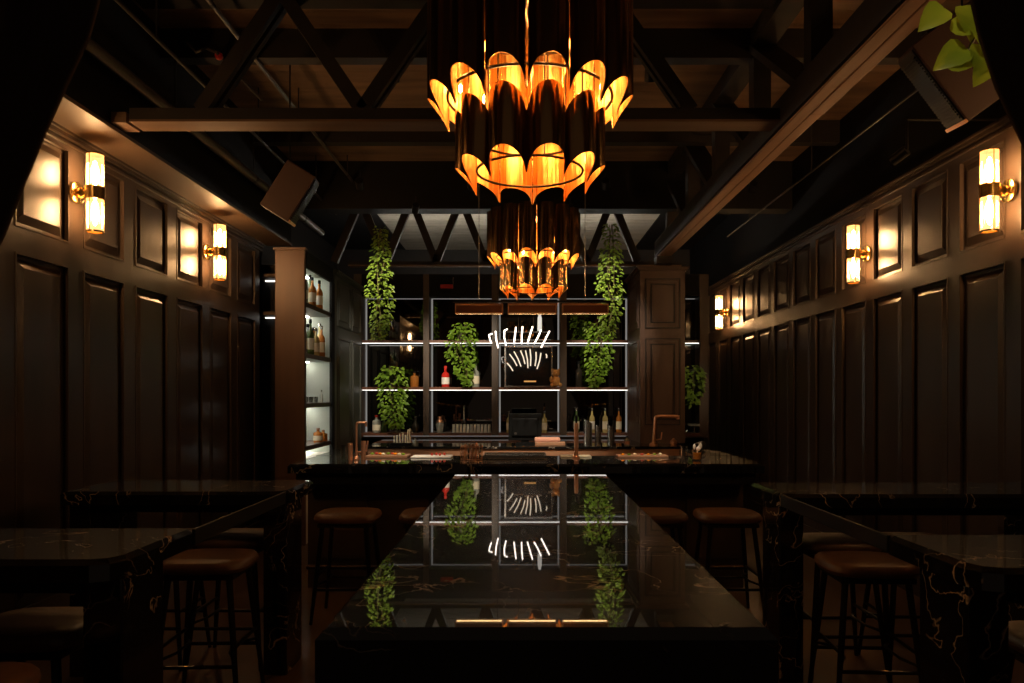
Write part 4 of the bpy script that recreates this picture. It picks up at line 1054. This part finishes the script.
# small spot fitting on the black strip, right
t = thing('spot_bracket', 'small black spot fitting fixed above the right wall panels', 'lamp', at(907,150,4.9))
c0 = at(907,150,4.9)
link('can', MB().tube([c0, c0+Vector((-.06,.08,-.05))], .035, 12), 'black_metal', t, smooth=True); link('arm', MB().tube([c0, c0+Vector((0,0,.2)), (WR-.02, c0.y, c0.z+.2)], .01, 8), 'black_metal', t)

# ------------------------------------------------------------------ tied back curtains at the entrance
CYD = 1.6
def curtain(label, edge, outer):
    m = MB(); rows = []; nz = 40; nx = 40
    for i in range(nz+1):
        q = i/nz; z = 4.34 - 4.31*q
        # inner edge follows the gathered line
        e = None
        for (za, xa), (zb, xb) in zip(edge, edge[1:]):
            if za >= z >= zb: e = xa + (xb-xa)*((za-z)/(za-zb) if za != zb else 0)
        if e is None: e = edge[-1][1]
        row = []
        for k in range(nx+1):
            u = k/nx; x = e + (outer-e)*u
            amp = .030*min(1, abs(outer-e)/.5)
            row.append((x, CYD + amp*1.5*math.sin(u*9.0*PI+q*1.2) , z))
        rows.append(row)
    m.quadgrid(rows)
    t = thing('tied_curtain', label, 'curtain', (outer, CYD, 0))
    o = link('drape', m, 'velvet', t, smooth=True)
    md = o.modifiers.new('thick', 'SOLIDIFY'); md.thickness = .012
    zt_ = [z for z, x in edge][-2]
    return t, o
eL = [(4.37,-.70),(H+.896,-.915),(H+.78,-.947),(H+.654,-1.008),(H+.50,-1.077),(H+.365,-1.128),(1.3,-1.50),(.0,-1.42)]
eR = [(4.37,.78),(H+.854,.979),(H+.70,1.024),(H+.573,1.085),(H+.32,1.216),(1.3,1.56),(.0,1.48)]
for lab, e, o_, sx in (('dark brown curtain drawn aside at the left photo edge', eL, -2.35, -1), ('dark brown curtain drawn aside at the top right photo edge', eR, 2.40, 1)):
    t, o = curtain(lab, e, o_)
    xe = e[-2][1]
    yb, yf = CYD+.07, CYD-.07; m = MB(); m.tube([(xe-sx*.015,yf,1.3),(xe-sx*.03,CYD,1.3),(xe-sx*.015,yb,1.3),((xe+o_)/2,yb+.01,1.34),(o_+sx*.02,yb,1.4),(o_+sx*.02,yf,1.4),((xe+o_)/2,yf-.01,1.34),(xe-sx*.015,yf,1.3)], .012, 8)
    link('tieback', m, 'brass', t, smooth=True)

# ------------------------------------------------------------------ spot lamps added to brighten the plants, bottles and bar ware
def spot(loc, target, label, power, size, blend=.6, col=(1,.86,.66)):
    loc = Vector(loc); tg = Vector(target); d = (tg-loc).normalized()
    t = thing('added_spotlight', label, 'lamp', loc, 'added spotlights')
    link('can', MB().tube([loc-d*.10, loc-d*.0], .04, 14), 'black_metal', t, smooth=True)
    link('lens', MB().tube([loc+d*.0005, loc+d*.002], .032, 14), 'black_plastic', t)
    link('arm', MB().tube([loc-d*.05, loc-d*.05+Vector((0,0,.14))], .008, 6), 'black_metal', t)
    L = bpy.data.lights.new('added_beam', 'SPOT'); L.energy = power; L.spot_size = size; L.spot_blend = 1.0; L.color = col; L.shadow_soft_size = .05
    o = bpy.data.objects.new('added_beam', L); COL.objects.link(o); o.location = d*.012; o.parent = t
    o.rotation_euler = (-d).to_track_quat('Z','Y').to_euler()
ys = 8.62; zs = H+2.05
spot((1.0,1.95,H+2.3), at(968,40,2.75), 'added black spotlight near the entrance aimed at the yellow green leaves', 26, .5)
spot((-.9,5.2,H+2.2), at(385,452,6.5), 'added black spotlight aimed at the garnish board on the left of the bar', 420, .5)
spot((.9,5.2,H+2.2), at(640,452,6.5), 'added black spotlight aimed at the citrus board on the right of the bar', 360, .5)
spot((-1.6,ys-1.3,zs), at(384,330,9.6), 'added black spotlight aimed at the plants of the far left bay', 300, .55)
spot((-1.2,8.3,zs), at(392,392,10.7), 'added black spotlight aimed at the plant on the middle shelf, far left bay', 300, .32)
spot((.55,8.3,zs), at(599,350,10.7), 'added black spotlight aimed at the bright shelf plant left of the right pillar', 300, .32)
spot((-.5,ys-1.3,zs), at(462,350,10.6), 'added black spotlight aimed at the plant beside the neon', 650, .45)
spot((.83,ys-1.3,zs), at(610,290,8.8), 'added black spotlight aimed at the vine beside the right pillar', 280, .5)
spot((.1,ys-1.45,zs), at(520,449,9.0), 'added black spotlight aimed at the wood front of the back counter', 700, .75)
spot((2.3,ys-1.2,zs), at(694,385,10.6), 'added black spotlight aimed at the plant in the narrow bay right of the pillar', 130, .25)
spot((.45,ys-1.3,zs), at(600,425,10.6), 'added black spotlight aimed at the four spouted bottles', 150, .5)

# ------------------------------------------------------------------ camera, world, view
cam = bpy.data.cameras.new('camera'); co = bpy.data.objects.new('camera', cam); COL.objects.link(co)
co.location = (0,0,H); co.rotation_euler = (PI/2,0,0)
cam.sensor_fit = 'HORIZONTAL'; cam.sensor_width = 36; cam.lens = F/1024*36
cam.shift_x = -(CX-512)/1024; cam.shift_y = (CY-341.5)/1024
cam.clip_start = .05; cam.clip_end = 60
cam.dof.use_dof = True; cam.dof.focus_distance = 7.0; cam.dof.aperture_fstop = 9.0
S.camera = co
w = bpy.data.worlds.new('room_ambient'); w.use_nodes = True; S.world = w
w.node_tree.nodes['Background'].inputs['Color'].default_value = (1.,.66,.42,1)
w.node_tree.nodes['Background'].inputs['Strength'].default_value = .035
vs = S.view_settings; vs.view_transform = 'Standard'; vs.look = 'None'; vs.exposure = 0; vs.gamma = 1; vs.use_curve_mapping = False
